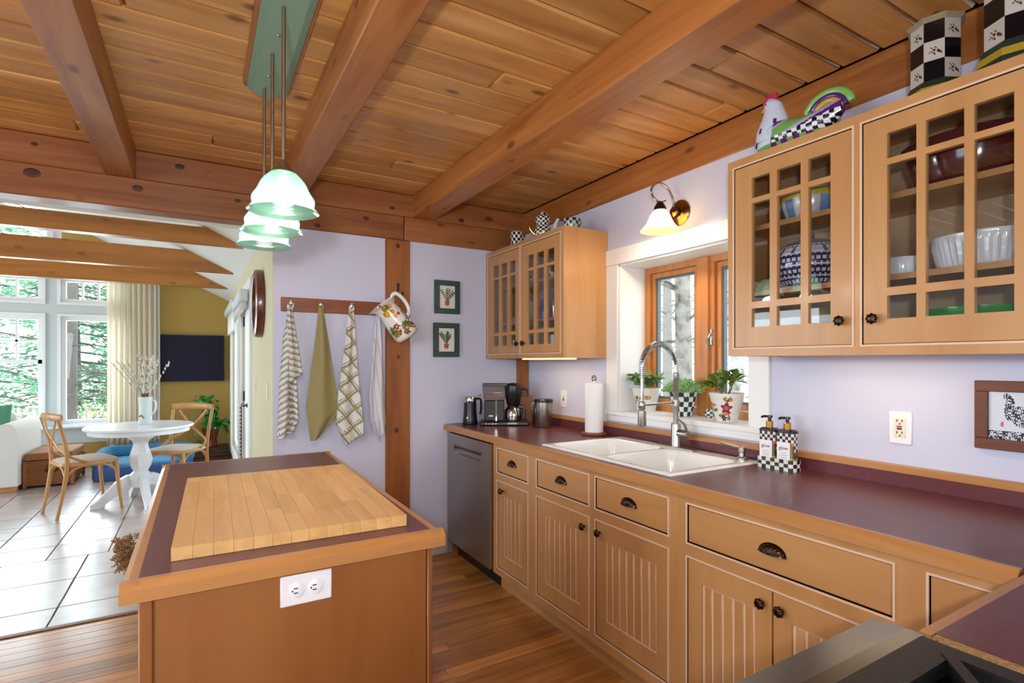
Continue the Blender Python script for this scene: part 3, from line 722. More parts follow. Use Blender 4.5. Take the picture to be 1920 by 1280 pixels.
# ================================================================ painted decoration helpers
def resample(prof, m, sm=True):
    P = [Vector((p[0], 0, p[1])) for p in prof]
    if sm: P = smooth_path(P, 6)
    L_ = [0]
    for a, b_ in zip(P, P[1:]): L_.append(L_[-1]+(b_-a).length)
    out = []
    for k in range(m+1):
        t = L_[-1]*k/m; i = 0
        while i < len(P)-2 and L_[i+1] < t: i += 1
        q = (t-L_[i])/max(L_[i+1]-L_[i], 1e-9); v = P[i].lerp(P[i+1], min(max(q,0),1)); out.append((max(v.x, 1e-4), v.z))
    return out
def plathe(prof, n, m, fn, c=(0,0,0), sm=True, rmod=None):
    b = MB(); pr = resample(prof, m, sm); b.lathe(pr, n, c, rmod=rmod, cap0=False, cap1=False); b.c = [fn((k%n+.5)/n, (k//n+.5)/m) for k in range(len(b.f))]
    return b
BLK, CRM = lin('14191c'), lin('e6e8de'); TEAL = lin('1d3b40')
def checks(nx, ny, a=BLK, b_=CRM, rim=None):
    def f(u, t):
        if rim and t > rim[0]: return rim[1]
        return a if (int(u*nx)+int(t*ny)) % 2 else b_
    return f
def floral(blobs, base, R, H):
    def f(u, t):
        for (bu, bt, r, col, ctr) in blobs:
            du = abs(u-bu); du = min(du, 1-du)*2*PI*R; dt = (t-bt)*H; d = math.hypot(du, dt)
            ang = math.atan2(dt, (u-bu)*2*PI*R)
            if d < r*(.78+.22*math.cos(5*ang+bu*40)):
                return ctr if d < r*.35 else (tuple(x*.72 for x in col) if math.cos(5*ang+bu*40) < -.3 else col)
        return base
    return f
def rnd_blobs(n, seed, r0, r1, centres, spread=.06):
    random.seed(seed); out = []
    pal = ['b83a2a', 'c9622e', 'd8a62c', '6b3f7a', '8a2f4a', 'b77a8a']; grn = ['3f6b2e', '56803a', '2f5a3a', '7d8a3a']
    for (cu, ct) in centres:
        for k in range(n):
            leaf = random.random() < .5; col = lin(random.choice(grn if leaf else pal))
            out.append((cu+random.uniform(-spread, spread), ct+random.uniform(-spread, spread)*1.4, random.uniform(r0, r1), col, lin('e0b840') if not leaf else col))
    return out
def panel(w, h, nx, ny, fn):
    """painted rectangle in the local xz plane facing -y"""
    b = MB(); b.grid(lambda u, v: ((u-.5)*w, 0, (v-.5)*h), nx, ny); b.c = [fn(((k % nx)+.5)/nx, ((k//nx)+.5)/ny) for k in range(len(b.f))]
    return b

# ================================================================ wall plates
RZ_X = -PI/2      # turns a thing that faces -y to face -x
def outlet(label, loc, rz, horiz=False, gfci=False, switch=False):
    t = thing('wall_switch' if switch else 'electrical_outlet', label, 'light switch' if switch else 'outlet', loc, rz)
    W_, H_ = (.114, .070) if horiz else (.072, .116)
    MB().cbox(-W_/2, -.006, -H_/2, W_/2, 0, H_/2, .0025).build('plate', M['plastic_w'], t)
    def recept(cx, cz):
        b = MB(); b.lathe([(.0165, 0), (.0165, .0022), (.0155, .0028), (.0001, .0028)], 20); b.xf(Matrix.Translation((cx, -.006, cz)) @ Matrix.Rotation(PI/2, 4, 'X') @ Matrix.Diagonal((1, .86 if not horiz else 1.05, 1, 1)))
        r = b.build('receptacle', M['plastic_w'], t); s = MB()
        if horiz: s.box(cx-.008, -.0093, cz+.004, cx+.001, -.0085, cz+.0065); s.box(cx-.008, -.0093, cz-.0065, cx+.001, -.0085, cz-.004); s.box(cx-.0125, -.0093, cz-.002, cx-.0095, -.0085, cz+.002)
        else: s.box(cx-.0065, -.0093, cz-.001, cx-.0045, -.0085, cz+.007); s.box(cx+.0045, -.0093, cz-.001, cx+.0065, -.0085, cz+.007); s.box(cx-.002, -.0093, cz-.009, cx+.002, -.0085, cz-.005)
        s.build('slot', M['plug'], r)
    if switch:
        MB().cbox(-.006, -.009, -.013, .006, -.006, .013, .001).build('collar', M['plug'], t)
        MB().cbox(-.004, -.018, 0, .004, -.006, .009, .001).build('toggle', M['plastic_w'], t)
    elif gfci:
        MB().cbox(-.0175, -.0085, -.034, .0175, -.006, .034, .001).build('face', M['plastic_i'], t)
        for cz in (.021, -.021):
            s = MB(); s.box(-.010, -.0095, cz, -.007, -.0084, cz+.008); s.box(.006, -.0095, cz, .009, -.0084, cz+.008); s.box(-.002, -.0095, cz-.009, .003, -.0084, cz-.005); s.build('slot', M['plug'], t)
        MB().cbox(-.009, -.0105, .0015, .007, -.0084, .007, .0006).build('reset_button', mat('red_button', 'a81c34', .4), t)
        MB().cbox(-.009, -.0105, -.0065, .007, -.0084, -.001, .0006).build('test_button', M['plug'], t)
    elif horiz: recept(-.0205, 0); recept(.0205, 0)
    else: recept(0, .0205); recept(0, -.0205)
    for q in ((0, .045) if False else ()): pass
    return t
outlet('white double outlet plate lying sideways on the island end panel', (.216, 1.322, .826), 0, horiz=True)
outlet('white outlet plate with red and black buttons on the wall left of the rooster print', (XW, .939, 1.119), RZ_X, gfci=True)
outlet('small switch plate on the wall behind the steel canister', (XW, 2.972, 1.099), RZ_X, switch=True)
# ================================================================ framed prints
def frame_thing(name, label, cat, loc, rz, w, h, fw, fmat, prn, dep=.02, mat_w=0):
    t = thing(name, label, cat, loc, rz)
    b = MB()
    for q in ((-w/2, -h/2, w/2, -h/2+fw), (-w/2, h/2-fw, w/2, h/2), (-w/2, -h/2+fw, -w/2+fw, h/2-fw), (w/2-fw, -h/2+fw, w/2, h/2-fw)):
        b.cbox(q[0], -dep, q[1], q[2], 0, q[3], .002)
    b.build('frame', fmat, t)
    MB().box(-w/2+fw*.6, -dep*.45, -h/2+fw*.6, w/2-fw*.6, -.001, h/2-fw*.6).build('backing', M['plastic_w'], t)
    prn.xf(Matrix.Translation((0, -dep*.5, 0))); prn.build('print', M['print'], t, smooth=False)
    return t
def botanical(kind):
    paper, terra, g1, g2 = lin('ddd9d6'), lin('a8563c'), lin('4c6450'), lin('6f8272')
    random.seed(kind)
    st = []
    for k in range(15 if kind else 22):
        a = random.uniform(-.95, .95)*(1 if kind == 0 else .62)
        L_ = random.uniform(.36, .56); st.append((a, L_, random.random() < .5))
    def f(u, v):
        x, z = (u-.5)*.66, v
        if abs(x) < .11*(.72+.28*(z-.14)/.2) and .14 < z < .34: return terra if abs(x+.02) < .06 else tuple(q*.75 for q in terra)
        if abs(z-.085) < .008 and abs(x) < .08: return lin('9a9694')
        for (a, L_, d) in st:
            dx, dz = math.sin(a), math.cos(a); px, pz = x-dx*.03, z-.33; t = px*dx+pz*dz; s = abs(px*dz-pz*dx)
            wv = .022*(1+math.sin(t*60+a*9)) if kind == 0 else (.018 if t < .25 else .028)
            if 0 < t < L_ and s < wv*(.6+.6*(t/L_)): return g1 if d else g2
        return paper
    return f
frame_thing('picture_frame', 'upper of two small green framed potted plant prints', 'picture', (1.510, YB-.001, 1.808), 0, .192, .234, .037, M['green_frame'], panel(.118, .160, 44, 60, botanical(0)))
frame_thing('picture_frame', 'lower of two small green framed potted plant prints', 'picture', (1.504, YB-.001, 1.506), 0, .196, .240, .038, M['green_frame'], panel(.120, .164, 44, 60, botanical(1)))
def rooster(u, v):
    ink, paper, pink = lin('1d2430'), lin('cfd6e6'), lin('c8607e'); x, z = u*2.35, v
    def lace():
        return ink if (math.sin(x*62+2*math.sin(z*31))*math.cos(z*58+2*math.sin(x*37)) > -.12) else paper
    if z < .185:
        for cx in (.18, .58, 1.0, 1.5, 2.0):
            d = math.hypot((x-cx)*1.35, z-.04)
            if d < .045: return lin('565c68')
            if d < .075: return paper
        return lace()
    if math.hypot((x-.38)*1.3, z-.32) < .055: return pink
    def ell(cx, cz, rx, rz): return ((x-cx)/rx)**2+((z-cz)/rz)**2 < 1
    if ell(.50, .93, .10, .035) or ell(.46, .90, .06, .05): return ink if math.sin(x*90) > -.5 else paper
    if ell(.60, .78, .115, .14) or ell(.59, .60, .16, .20) or ell(1.05, .50, .45, .24) or ell(1.7, .68, .3, .26) or (1.0 < x < 1.08 and z < .3): return lace()
    return paper
frame_thing('picture_frame', 'brown framed black and white rooster print on the window wall', 'picture', (XW-.001, .590, 1.187), RZ_X, .268, .215, .034, wood('brown_frame', '4a2416', '64351f', '74432a', 'Y', .5, 2, .02), panel(.200, .147, 84, 62, rooster), dep=.018)
# ================================================================ peg rail, towels, pitcher
pr = thing('peg_rail', 'brown wooden peg rail on the towel wall', 'peg rail', (.74, YB-.01, 1.70))
MB().cbox(.424, YB-.02, 1.658, 1.066, YB-.0005, 1.744, .003).build('board', wood('rail_wood', '6b3819', '86492a', '94572f', 'X', .45, 1.4, .02), pr, world=True)
pegx = (.477, .648, .836, 1.008)
for x in pegx:
    b = MB().lathe([(.010, 0), (.008, .03), (.013, .045), (.0001, .05)], 12); b.xf(Matrix.Translation((x, YB-.02, 1.702)) @ Matrix.Rotation(PI/2-.15, 4, 'X')); b.build('peg', M['nickel'], pr, world=True)
def towel(label, peg, Lp, Rp, fn, folds, seed, amp=.016, extra=None, tops=1.712):
    """Lp,Rp: [(t,x,z)] left/right outline from the peg down"""
    t = thing('dish_towel', label, 'towel', (peg, YB-.045, .85), group='dish towels on the peg rail')
    nu, nv = 46, 110; cols = []
    def pos(u, v):
        l = polyat(Lp, v); r = polyat(Rp, v); x = l[0]+(r[0]-l[0])*u; z = l[1]+(r[1]-l[1])*u
        k = min(1, v*3.0)
        y = YB-.040-.010*k + amp*k*math.sin(u*PI*2*folds+seed+1.2*v) - .012*math.sin(PI*u)*k
        return (x, y, z)
    b = MB(); b.grid(pos, nu, nv, flip=False); b.c = [fn((k % nu+.5)/nu, (k//nu+.5)/nv, pos((k % nu+.5)/nu, (k//nu+.5)/nv)) for k in range(len(b.f))]
    o = b.build('cloth', M['cloth'], t, world=True, ang=3)
    m = o.modifiers.new('thick', 'SOLIDIFY'); m.thickness = .003
    # loop tucked over the peg
    b = MB().tube(smooth_path([(peg-.012, YB-.05, tops-.02), (peg-.004, YB-.062, tops+.004), (peg+.008, YB-.055, tops-.002), (peg+.012, YB-.048, tops-.03)], 4), [.006]*13, 8)
    c0 = fn(.5, .02, (peg, 0, 1.7)); b.paint(lambda p, k: c0); b.build('loop', M['cloth'], t, world=True)
    if extra: extra(t)
    return t
W0, TAUPE, OLV, OLV2 = lin('d6d3cf'), lin('8b897c'), lin('97914f'), lin('8f9168')
def f_stripe(u, v, p):
    q = (p[2]*1.0+(p[0]-.45)*(-.9 if u < .5 else .25)) % .036
    return TAUPE if q < .014 or .018 < q < .0205 else W0
def f_olive(u, v, p):
    return tuple(c*(.93+.07*math.sin(p[0]*800)*math.sin(p[2]*800)) for c in lin('9a9060'))
def f_plaid(u, v, p):
    a, c = p[0]*.80+p[2]*.60, -p[0]*.52+p[2]*.72
    A, C = a % .082, c % .076
    return OLV2 if (A < .013 or .019 < A < .024 or C < .013 or .019 < C < .024) else lin('dcd9d8')
def f_white(u, v, p):
    q = (p[0]*1.2+p[2]*.12) % .03
    return lin('b9bcc6') if (q < .006 or (v > .86 and q < .015)) else lin('d4d2da')
def t1_extra(t):
    def pos(u, v): return (.452+.075*u*(.3+.7*v)+.01*v, YB-.072-.01*math.sin(u*6)-.004*v, 1.70-.42*v-.05*(1-u)*v)
    b = MB(); b.grid(pos, 20, 50); b.c = [f_stripe(.9, 0, pos((k % 20+.5)/20, (k//20+.5)/50)) for k in range(len(b.f))]
    o = b.build('front_fold', M['cloth'], t, world=True, ang=3); m = o.modifiers.new('thick', 'SOLIDIFY'); m.thickness = .003
towel('striped grey and white dish towel, leftmost on the peg rail', pegx[0], [(0, .468, 1.705), (.25, .432, 1.50), (.6, .412, 1.22), (1, .402, .885)], [(0, .486, 1.705), (.25, .496, 1.50), (.6, .505, 1.2), (.85, .514, 1.0), (1, .482, .93)], f_stripe, 1.6, .3, .020, t1_extra)
towel('plain olive green dish towel on the peg rail', pegx[1], [(0, .638, 1.705), (.3, .612, 1.46), (.55, .585, 1.24), (.72, .565, 1.08), (1, .590, .868)], [(0, .658, 1.705), (.3, .700, 1.46), (.6, .738, 1.2), (.85, .772, 1.05), (1, .640, .885)], f_olive, 1.1, 1.0, .016)
towel('green and white plaid dish towel on the peg rail', pegx[2], [(0, .822, 1.705), (.3, .795, 1.45), (.7, .752, 1.14), (.88, .741, .96), (1, .800, .825)], [(0, .850, 1.705), (.3, .862, 1.45), (.6, .880, 1.2), (.9, .908, .95), (1, .905, .885)], f_plaid, 1.2, 2.2, .015)
towel('pale white striped dish towel beside the timber post', pegx[3], [(0, 1.0, 1.70), (.3, .972, 1.46), (.7, .945, 1.12), (.85, .950, .97), (1, 1.010, .83)], [(0, 1.018, 1.70), (.3, 1.034, 1.46), (.7, 1.050, 1.12), (.9, 1.060, .95), (1, 1.045, .91)], f_white, 1.4, 4.0, .016)
nl = thing('iron_hook', 'black iron hook on the timber post holding the pitcher', 'hook', (1.150, 3.478, 1.80))
MB().tube(smooth_path([(1.150, 3.477, 1.86), (1.150, 3.470, 1.82), (1.152, 3.45, 1.795), (1.152, 3.40, 1.79), (1.152, 3.375, 1.81)], 5), .005, 8).build('shank', M['iron'], nl, world=True)
MB().cbox(1.143, 3.472, 1.83, 1.157, 3.478, 1.88, .001).build('plate', M['iron'], nl, world=True)
pt = thing('pitcher', 'white enamel pitcher with flowers hanging from the post', 'pitcher', (1.103, 3.385, 1.625))
prof = [(.074, -.128), (.083, -.115), (.084, -.08), (.078, .0), (.066, .07), (.063, .095), (.072, .118), (.088, .132)]
bl = rnd_blobs(15, 21, .013, .026, [(.80, .22), (.70, .80), (.93, .48), (.30, .4), (.62, .30), (.08, .25)], .07)+[(.74, .60, .016, lin('d0a020'), lin('e8c030')), (.80, .60, .015, lin('c23a20'), lin('7a1c10')), (.83, .27, .017, lin('7a3f9a'), lin('caa0d8'))]
sp = lambda a, z: 1+(.30*max(0, math.cos(a-PI))**6*max(0, (z-.06)/.07) if z > .06 else 0)
RT = Matrix.Rotation(-math.radians(40), 4, 'Y')
b = plathe(prof, 96, 84, floral(bl, lin('e8e4e0'), .078, .27), rmod=sp); b.xf(RT); b.build('body', M['paint'], pt)
b = plathe([(.0001, -.122), (.07, -.121), (.079, -.08), (.073, 0), (.061, .07), (.058, .095), (.068, .118), (.086, .1325)], 48, 24, lambda u, t: lin('d9d6d0'), rmod=sp); b.xf(RT); b.build('inside', M['paint'], pt)
b = MB().tube(smooth_path([(.060, 0, .100), (.085, 0, .135), (.118, 0, .125), (.130, 0, .06), (.115, 0, -.005), (.078, 0, -.03)], 6), .0075, 10, sq=(1.6, .8)); b.xf(RT); b.build('handle', M['porcelain'], pt)
b = MB().lathe([(.0001, -.1285), (.074, -.128), (.0755, -.130), (.0001, -.131)], 40); b.xf(RT); b.build('base', mat('tan_base', 'c9b8a4', .5), pt)
# ================================================================ sink, faucet
sk = thing('kitchen_sink', 'white double bowl drop-in sink', 'sink', (1.83, 1.895, .76))
SX0, SX1, SY0, SY1 = 1.548, 2.108, 1.448, 2.342
def rr(x, y, x0, x1, y0, y1, r):
    dx = max(x0+r-x, 0, x-(x1-r)); dy = max(y0+r-y, 0, y-(y1-r))
    return r-math.hypot(dx, dy) if (dx or dy) else min(x-x0, x1-x, y-y0, y1-y, 1) if False else r-math.hypot(dx, dy)
def sinkz(x, y):
    z = .923; ed = min(x-SX0, SX1-x, y-SY0, SY1-y); z -= .008*max(0, 1-ed/.012)**2
    for (y0, y1) in ((SY0+.035, 1.885), (1.912, SY1-.035)):
        x0, x1 = SX0+.03, SX1-.095; r = .06
        dx = max(x0+r-x, x-(x1-r)); dy = max(y0+r-y, y-(y1-r))
        d = math.hypot(max(dx,0), max(dy,0))+min(max(dx,dy),0)-r     # <0 inside
        if d < 0:
            k = min(1, -d/.045); z = .923-.16*(k*k*(3-2*k))
    return z
b = MB(); b.grid(lambda u, v: (SX0+(SX1-SX0)*u, SY0+(SY1-SY0)*v, sinkz(SX0+(SX1-SX0)*u, SY0+(SY1-SY0)*v)), 80, 128)
b.build('basin', M['porcelain'], sk, world=True, ang=3)
for yy in (1.67, 2.12): MB().lathe([(.040, .7645), (.036, .768), (.028, .766), (.0001, .765)], 24, (1.79, yy, 0)).build('drain', M['chrome'], sk, world=True)
fc = thing('faucet', 'tall spring neck kitchen faucet behind the sink', 'faucet', (2.06, 1.89, .9235))
b = MB(); n0 = 24
b.prism([(.0+.030*math.cos(a)*1, .0) for a in (0,)]*0 or [(-.028, -.13), (.028, -.13), (.028, .13), (-.028, .13)], 2, 0, .006); b.build('deck_plate', M['nickel'], fc)
MB().lathe([(.027, .006), (.025, .012), (.024, .115), (.022, .122), (.0001, .122)], 24).build('body', M['nickel'], fc)
MB().lathe([(.0125, .12), (.0125, .33), (.015, .335), (.015, .37), (.010, .375)], 16).build('riser', M['nickel'], fc)
pth = [(0, 0, .37)]+arc((-.115, 0, .40), .115, 0, PI, 24)+[(-.23, 0, .33), (-.23, 0, .24)]
MB().tube(pth, .008, 10).build('hose', M['chrome'], fc)
hel = []; P_ = [Vector(p) for p in smooth_path(pth, 3)]; seg = [0]
for a, c in zip(P_, P_[1:]): seg.append(seg[-1]+(c-a).length)
for k in range(0, 46*10+1):
    t = seg[-1]*k/460*.80; i = 0
    while i < len(P_)-2 and seg[i+1] < t: i += 1
    d = (P_[i+1]-P_[i]); q = P_[i]+d*((t-seg[i])/max(d.length, 1e-9)); d.normalize(); n_ = Vector((0, 1, 0)); b2 = d.cross(n_); a = 2*PI*k/10
    hel.append(q+(n_*math.cos(a)+b2*math.sin(a))*.0145)
MB().tube(hel, .0022, 5).build('spring', M['chrome'], fc)
MB().lathe([(.013, .24), (.016, .235), (.016, .205), (.012, .20), (.019, .195), (.0205, .13), (.019, .122), (.0001, .122)], 20, (-.23, 0, 0)).build('spray_head', M['nickel'], fc)
MB().tube([(0, 0, .225), (-.23, 0, .222)], .006, 8).lathe([(.018, .21), (.018, .24)], 16).build('bracket', M['nickel'], fc)
b = MB().lathe([(.020, 0), (.020, .052), (.017, .06), (.0001, .06)], 20); b.xf(Matrix.Translation((0, -.018, .075)) @ Matrix.Rotation(PI/2, 4, 'X')); b.tube([(0, -.072, .082), (-.015, -.068, .125), (-.045, -.055, .15)], [.007, .006, .005], 8); b.build('lever', M['nickel'], fc)
sd = thing('soap_dispenser', 'chrome deck soap dispenser at the right end of the sink', 'soap dispenser', (2.062, 1.515, .9235))
MB().lathe([(.023, 0), (.023, .008), (.014, .014), (.013, .03), (.017, .034), (.017, .052), (.012, .056), (.0001, .056)], 20).build('base', M['nickel'], sd)
MB().tube([(0, 0, .05), (-.02, .02, .056), (-.065, .062, .072)], [.006, .006, .0045], 8).build('spout', M['nickel'], sd)
# ================================================================ soap bottles in checked caddy
def rrect(w, d, r, n=6):
    out = []
    for (cx, cy, a0) in ((w/2-r, d/2-r, 0), (-w/2+r, d/2-r, PI/2), (-w/2+r, -d/2+r, PI), (w/2-r, -d/2+r, 1.5*PI)):
        for k in range(n+1): a = a0+PI/2*k/n; out.append((cx+r*math.cos(a), cy+r*math.sin(a)))
    return out
def loft(b, rings, mi=0, cap=True):
    n = len(rings[0]); vs = [p for r in rings for p in r]; fs = []
    for i in range(len(rings)-1):
        for k in range(n): l = (k+1) % n; fs.append((i*n+k, i*n+l, (i+1)*n+l, (i+1)*n+k))
    if cap: fs.append(tuple(range(n))[::-1]); fs.append(tuple((len(rings)-1)*n+k for k in range(n)))
    return b.add(vs, fs, mi)
cd = thing('soap_caddy', 'black and white checked caddy holding two soap bottles', 'caddy', (2.052, 1.337, .9145), rz=RZ_X)
# caddy: long side along local x
def ring_check(b, outline, z0, z1, n, rows, c0=BLK, c1=CRM):
    m = len(outline); per = [0]
    for k in range(m): per.append(per[-1]+math.dist(outline[k], outline[(k+1) % m]))
    T = per[-1]
    def pt(s):
        s %= T; k = 0
        while k < m-1 and per[k+1] <= s: k += 1
        q = (s-per[k])/max(per[k+1]-per[k], 1e-9); a, c = outline[k], outline[(k+1) % m]; return (a[0]+(c[0]-a[0])*q, a[1]+(c[1]-a[1])*q)
    sub = 3; b.grid(lambda u, v: (*pt(u*T if u < 1 else 0), z0+(z1-z0)*v), n*sub, rows)
    b.c = (b.c or [])+[c0 if ((i//sub)+j) % 2 else c1 for j in range(rows) for i in range(n*sub)]
    return b
ol = rrect(.166, .062, .018)
b = MB(); ring_check(b, ol, 0, .046, 22, 3, lin('1b2226'), lin('dfe2da')); n1 = len(b.f)
b.add([(p[0], p[1], .002) for p in ol], [tuple(range(len(ol)))]); b.c.append(BLK); b.build('tray', M['paint'], cd, smooth=False)
def bottle(label, y, words):
    t = thing('soap_bottle', label, 'soap bottle', (2.052, y, .9175), rz=RZ_X, group='soap bottles in the checked caddy')
    o2 = rrect(.072, .046, .012); b = MB(); ring_check(b, o2, .0, .148, 18, 12, lin('23202a'), lin('d8d4d0'))
    def pc(p, k):
        random.seed(int((p[0]+1)*170)*31+int((p[2]+1)*160)*7)
        r = random.random()
        if p[2] < .115 and r < .75: return lin(random.choice(['8a3a2a', '7a2a4a', '4a5a2a', 'b88a3a', '5a3a5a', 'a8765a']))
        return b.c[k]
    b.c = [pc([sum(b.v[i][a] for i in f)/4 for a in range(3)], k) for k, f in enumerate(b.f)]
    body = b.build('body', M['paint'], t, smooth=False)
    loft(MB(), [[(p[0]*s, p[1]*s, z) for p in o2] for s, z in ((1.02, .148), (1.02, .156), (.8, .162), (.35, .163))]).build('shoulder', M['black'], t)
    MB().lathe([(.014, .163), (.014, .188), (.012, .19), (.0001, .19)], 16).build('collar', M['brass'], t)
    b = MB().lathe([(.007, .19), (.007, .203), (.012, .204), (.011, .213), (.0001, .214)], 14); b.tube([(0, 0, .209), (-.026, -.006, .207), (-.032, -.007, .203)], .005, 8); b.build('pump', M['black'], t)
    lb = MB().box(-.030, -.0240, .012, .026, -.0232, .112).build('label_panel', M['plastic_w'], t)
    place(text_mesh(words, .020, 'lettering'), 'lettering', lb, (-.002, -.0242, .088), (PI/2, 0, 0)).data.materials.append(M['plug'])
    s = MB()
    for k, w in enumerate((.02, .034, .03, .024, .03, .018)): s.box(-.002-w/2, -.0243, .068-.009*k, -.002+w/2, -.0239, .0695-.009*k)
    s.build('small_print', mat('grey_print', '8a8a90', .6), lb)
    return t
bottle('soap bottle with dark pump on the sink side of the caddy', 1.376, 'glow'); bottle('soap bottle with dark pump on the outlet side of the caddy', 1.298, 'glow')
# ================================================================ worktop things
ptw = thing('paper_towel_holder', 'brown wooden base paper towel holder with scroll finial by the sink', 'paper towel holder', (2.045, 2.515, .9145))
MB().lathe([(.074, 0), (.078, .006), (.074, .014), (.060, .018), (.0001, .018)], 32).build('base', wood('turned_base', '5a2c1a', '7a3f28', '8a5032', 'X', .35, 2, .02), ptw)
MB().lathe([(.006, .018), (.006, .325)], 10).build('rod', M['porcelain'], ptw)
b = MB().tube([(.018*math.cos(a), 0, .338+.016*math.sin(a)) for a in [2*PI*k/20 for k in range(20)]], .0035, 6, closed=True); b.tube([(.011*math.cos(a), .004, .335+.009*math.sin(a)) for a in [2*PI*k/14 for k in range(14)]], .003, 6, closed=True); b.build('finial', M['chrome'], ptw)
pr_ = thing('paper_towel_roll', 'white paper towel roll standing on its holder', 'paper towel', (2.045, 2.515, .9330))
MB().lathe([(.020, 0), (.053, 0), (.054, .004), (.054, .286), (.053, .29), (.020, .29), (.020, 0)], 40, cap0=False, cap1=False).build('paper', mat('paper_towel', 'eef0f2', .9, 0, .03, 120, .25), pr_)
MB().lathe([(.020, .002), (.020, .288), (.0185, .288), (.0185, .002), (.020, .002)], 24, cap0=False, cap1=False).build('tube', mat('cardboard_tube', 'a58a66', .9), pr_)
cn = thing('steel_canister', 'brushed steel canister with dark lid and clasp', 'canister', (1.995, 2.985, .9145))
MB().lathe([(.057, 0), (.060, .004), (.060, .158), (.062, .160), (.062, .166), (.060, .168)], 36, cap1=False).build('body', M['nickel'], cn)
MB().lathe([(.064, .168), (.064, .182), (.058, .188), (.0001, .189)], 36).build('lid', M['black'], cn)
MB().tube([(-.040, .050, .165), (-.052, .062, .150), (-.052, .062, .115)], .003, 6).build('clasp', M['chrome'], cn)
dk = thing('black_jar', 'small black jar between the coffee maker and the steel canister', 'jar', (2.045, 3.12, .9145))
MB().lathe([(.034, 0), (.036, .003), (.036, .12), (.033, .128), (.033, .15), (.0001, .152)], 24).build('body', M['black'], dk); MB().box(-.010, -.0378, .02, .010, -.0362, .028).build('label_strip', M['plastic_w'], dk)
bx = thing('brown_carton', 'tall brown cardboard box behind the coffee maker', 'box', (2.035, 3.285, .9145), rz=-.45)
MB().cbox(-.05, -.03, 0, .05, .03, .185, .002).build('carton', mat('brown_carton', '8a5f44', .8, 0, .2, 60), bx); MB().box(-.018, -.0312, .02, .012, -.0298, .034).build('stamp', mat('red_stamp', '7a2418', .7), bx)
fr = thing('milk_frother', 'black milk frother jug with steel rim', 'frother', (1.632, 3.365, .9145), rz=-.5)
MB().lathe([(.050, 0), (.052, .006), (.050, .03), (.044, .09), (.043, .155)], 32, cap1=False).build('body', M['black'], fr)
MB().lathe([(.043, .155), (.0435, .157), (.0435, .192), (.042, .194), (.030, .190), (.0001, .190)], 32).build('rim', M['chrome'], fr)
MB().tube(smooth_path([(.040, 0, .178), (.068, 0, .180), (.076, 0, .155), (.074, 0, .09), (.066, 0, .075)], 5), .009, 8, sq=(.8, 1.2)).build('handle', M['black'], fr)
MB().tube(smooth_path([(.040, 0, .193), (.060, .002, .205), (.070, .002, .210), (.078, .004, .202)], 4), .003, 6).build('lid_lever', M['chrome'], fr); MB().box(-.022, -.0505, .045, -.010, -.044, .057).build('badge', M['plastic_w'], fr)
cm = thing('coffee_maker', 'black drip coffee maker with steel carafe', 'coffee maker', (1.835, 3.235, .9145), rz=-.512)
MB().cbox(-.168, -.082, 0, .168, .082, .030, .008).build('base', M['black'], cm)
MB().cbox(-.138, -.045, .030, -.002, .045, .172, .006).build('tower', mat('charcoal_metal', '33322f', .4, .6), cm)
MB().box(-.062, -.0475, .032, -.052, -.044, .172).build('tower_trim', M['chrome'], cm)
rs = MB().prism([(-.138, .172), (.0, .172), (.012, .240), (.012, .268), (-.152, .268), (-.152, .240)], 1, -.046, .046).build('water_tank', pane_glass('smoky_tank', (.75, .70, .68), .10), cm, smooth=False)
MB().box(-.130, -.038, .174, -.004, .038, .215).build('water', mat('tank_inner', '8d7b74', .3), cm)
MB().cbox(-.150, -.050, .268, .020, .050, .288, .004).build('tank_lid', M['black'], cm)
b = MB().lathe([(.042, .135), (.048, .150), (.060, .215), (.064, .262), (.062, .272), (.0001, .274)], 24, (.062, 0, 0)); b.build('filter_basket', M['black'], cm)
MB().tube([(0, 0, .272), (.062, 0, .280), (.10, 0, .272)], .012, 8).build('outlet_arm', M['black'], cm)
MB().tube(smooth_path([(.118, 0, .245), (.150, 0, .250), (.158, 0, .225), (.156, 0, .19)], 4), .008, 8).build('basket_handle', M['black'], cm)
MB().lathe([(.046, .032), (.058, .036), (.060, .06), (.058, .100), (.045, .118), (.040, .122)], 32, (.060, 0, 0)).build('carafe', M['chrome'], cm)
MB().lathe([(.041, .122), (.041, .130), (.020, .134), (.0001, .134)], 24, (.060, 0, 0)).build('carafe_lid', M['black'], cm)
MB().tube(smooth_path([(.100, 0, .122), (.132, 0, .120), (.138, 0, .09), (.134, 0, .045)], 5), .010, 8, sq=(1.3, .8)).build('carafe_handle', M['black'], cm)
for k in range(4): MB().cbox(-.130+.022*k, -.0845, .010, -.120+.022*k, -.081, .018, .001).build('switch', M['plastic_w'] if k > 1 else M['nickel'], cm)
MB().box(.020, -.0835, .012, .085, -.0815, .018).build('name_strip', M['nickel'], cm); MB().box(-.108, -.0465, .060, -.078, -.0445, .070).build('badge', M['nickel'], cm)
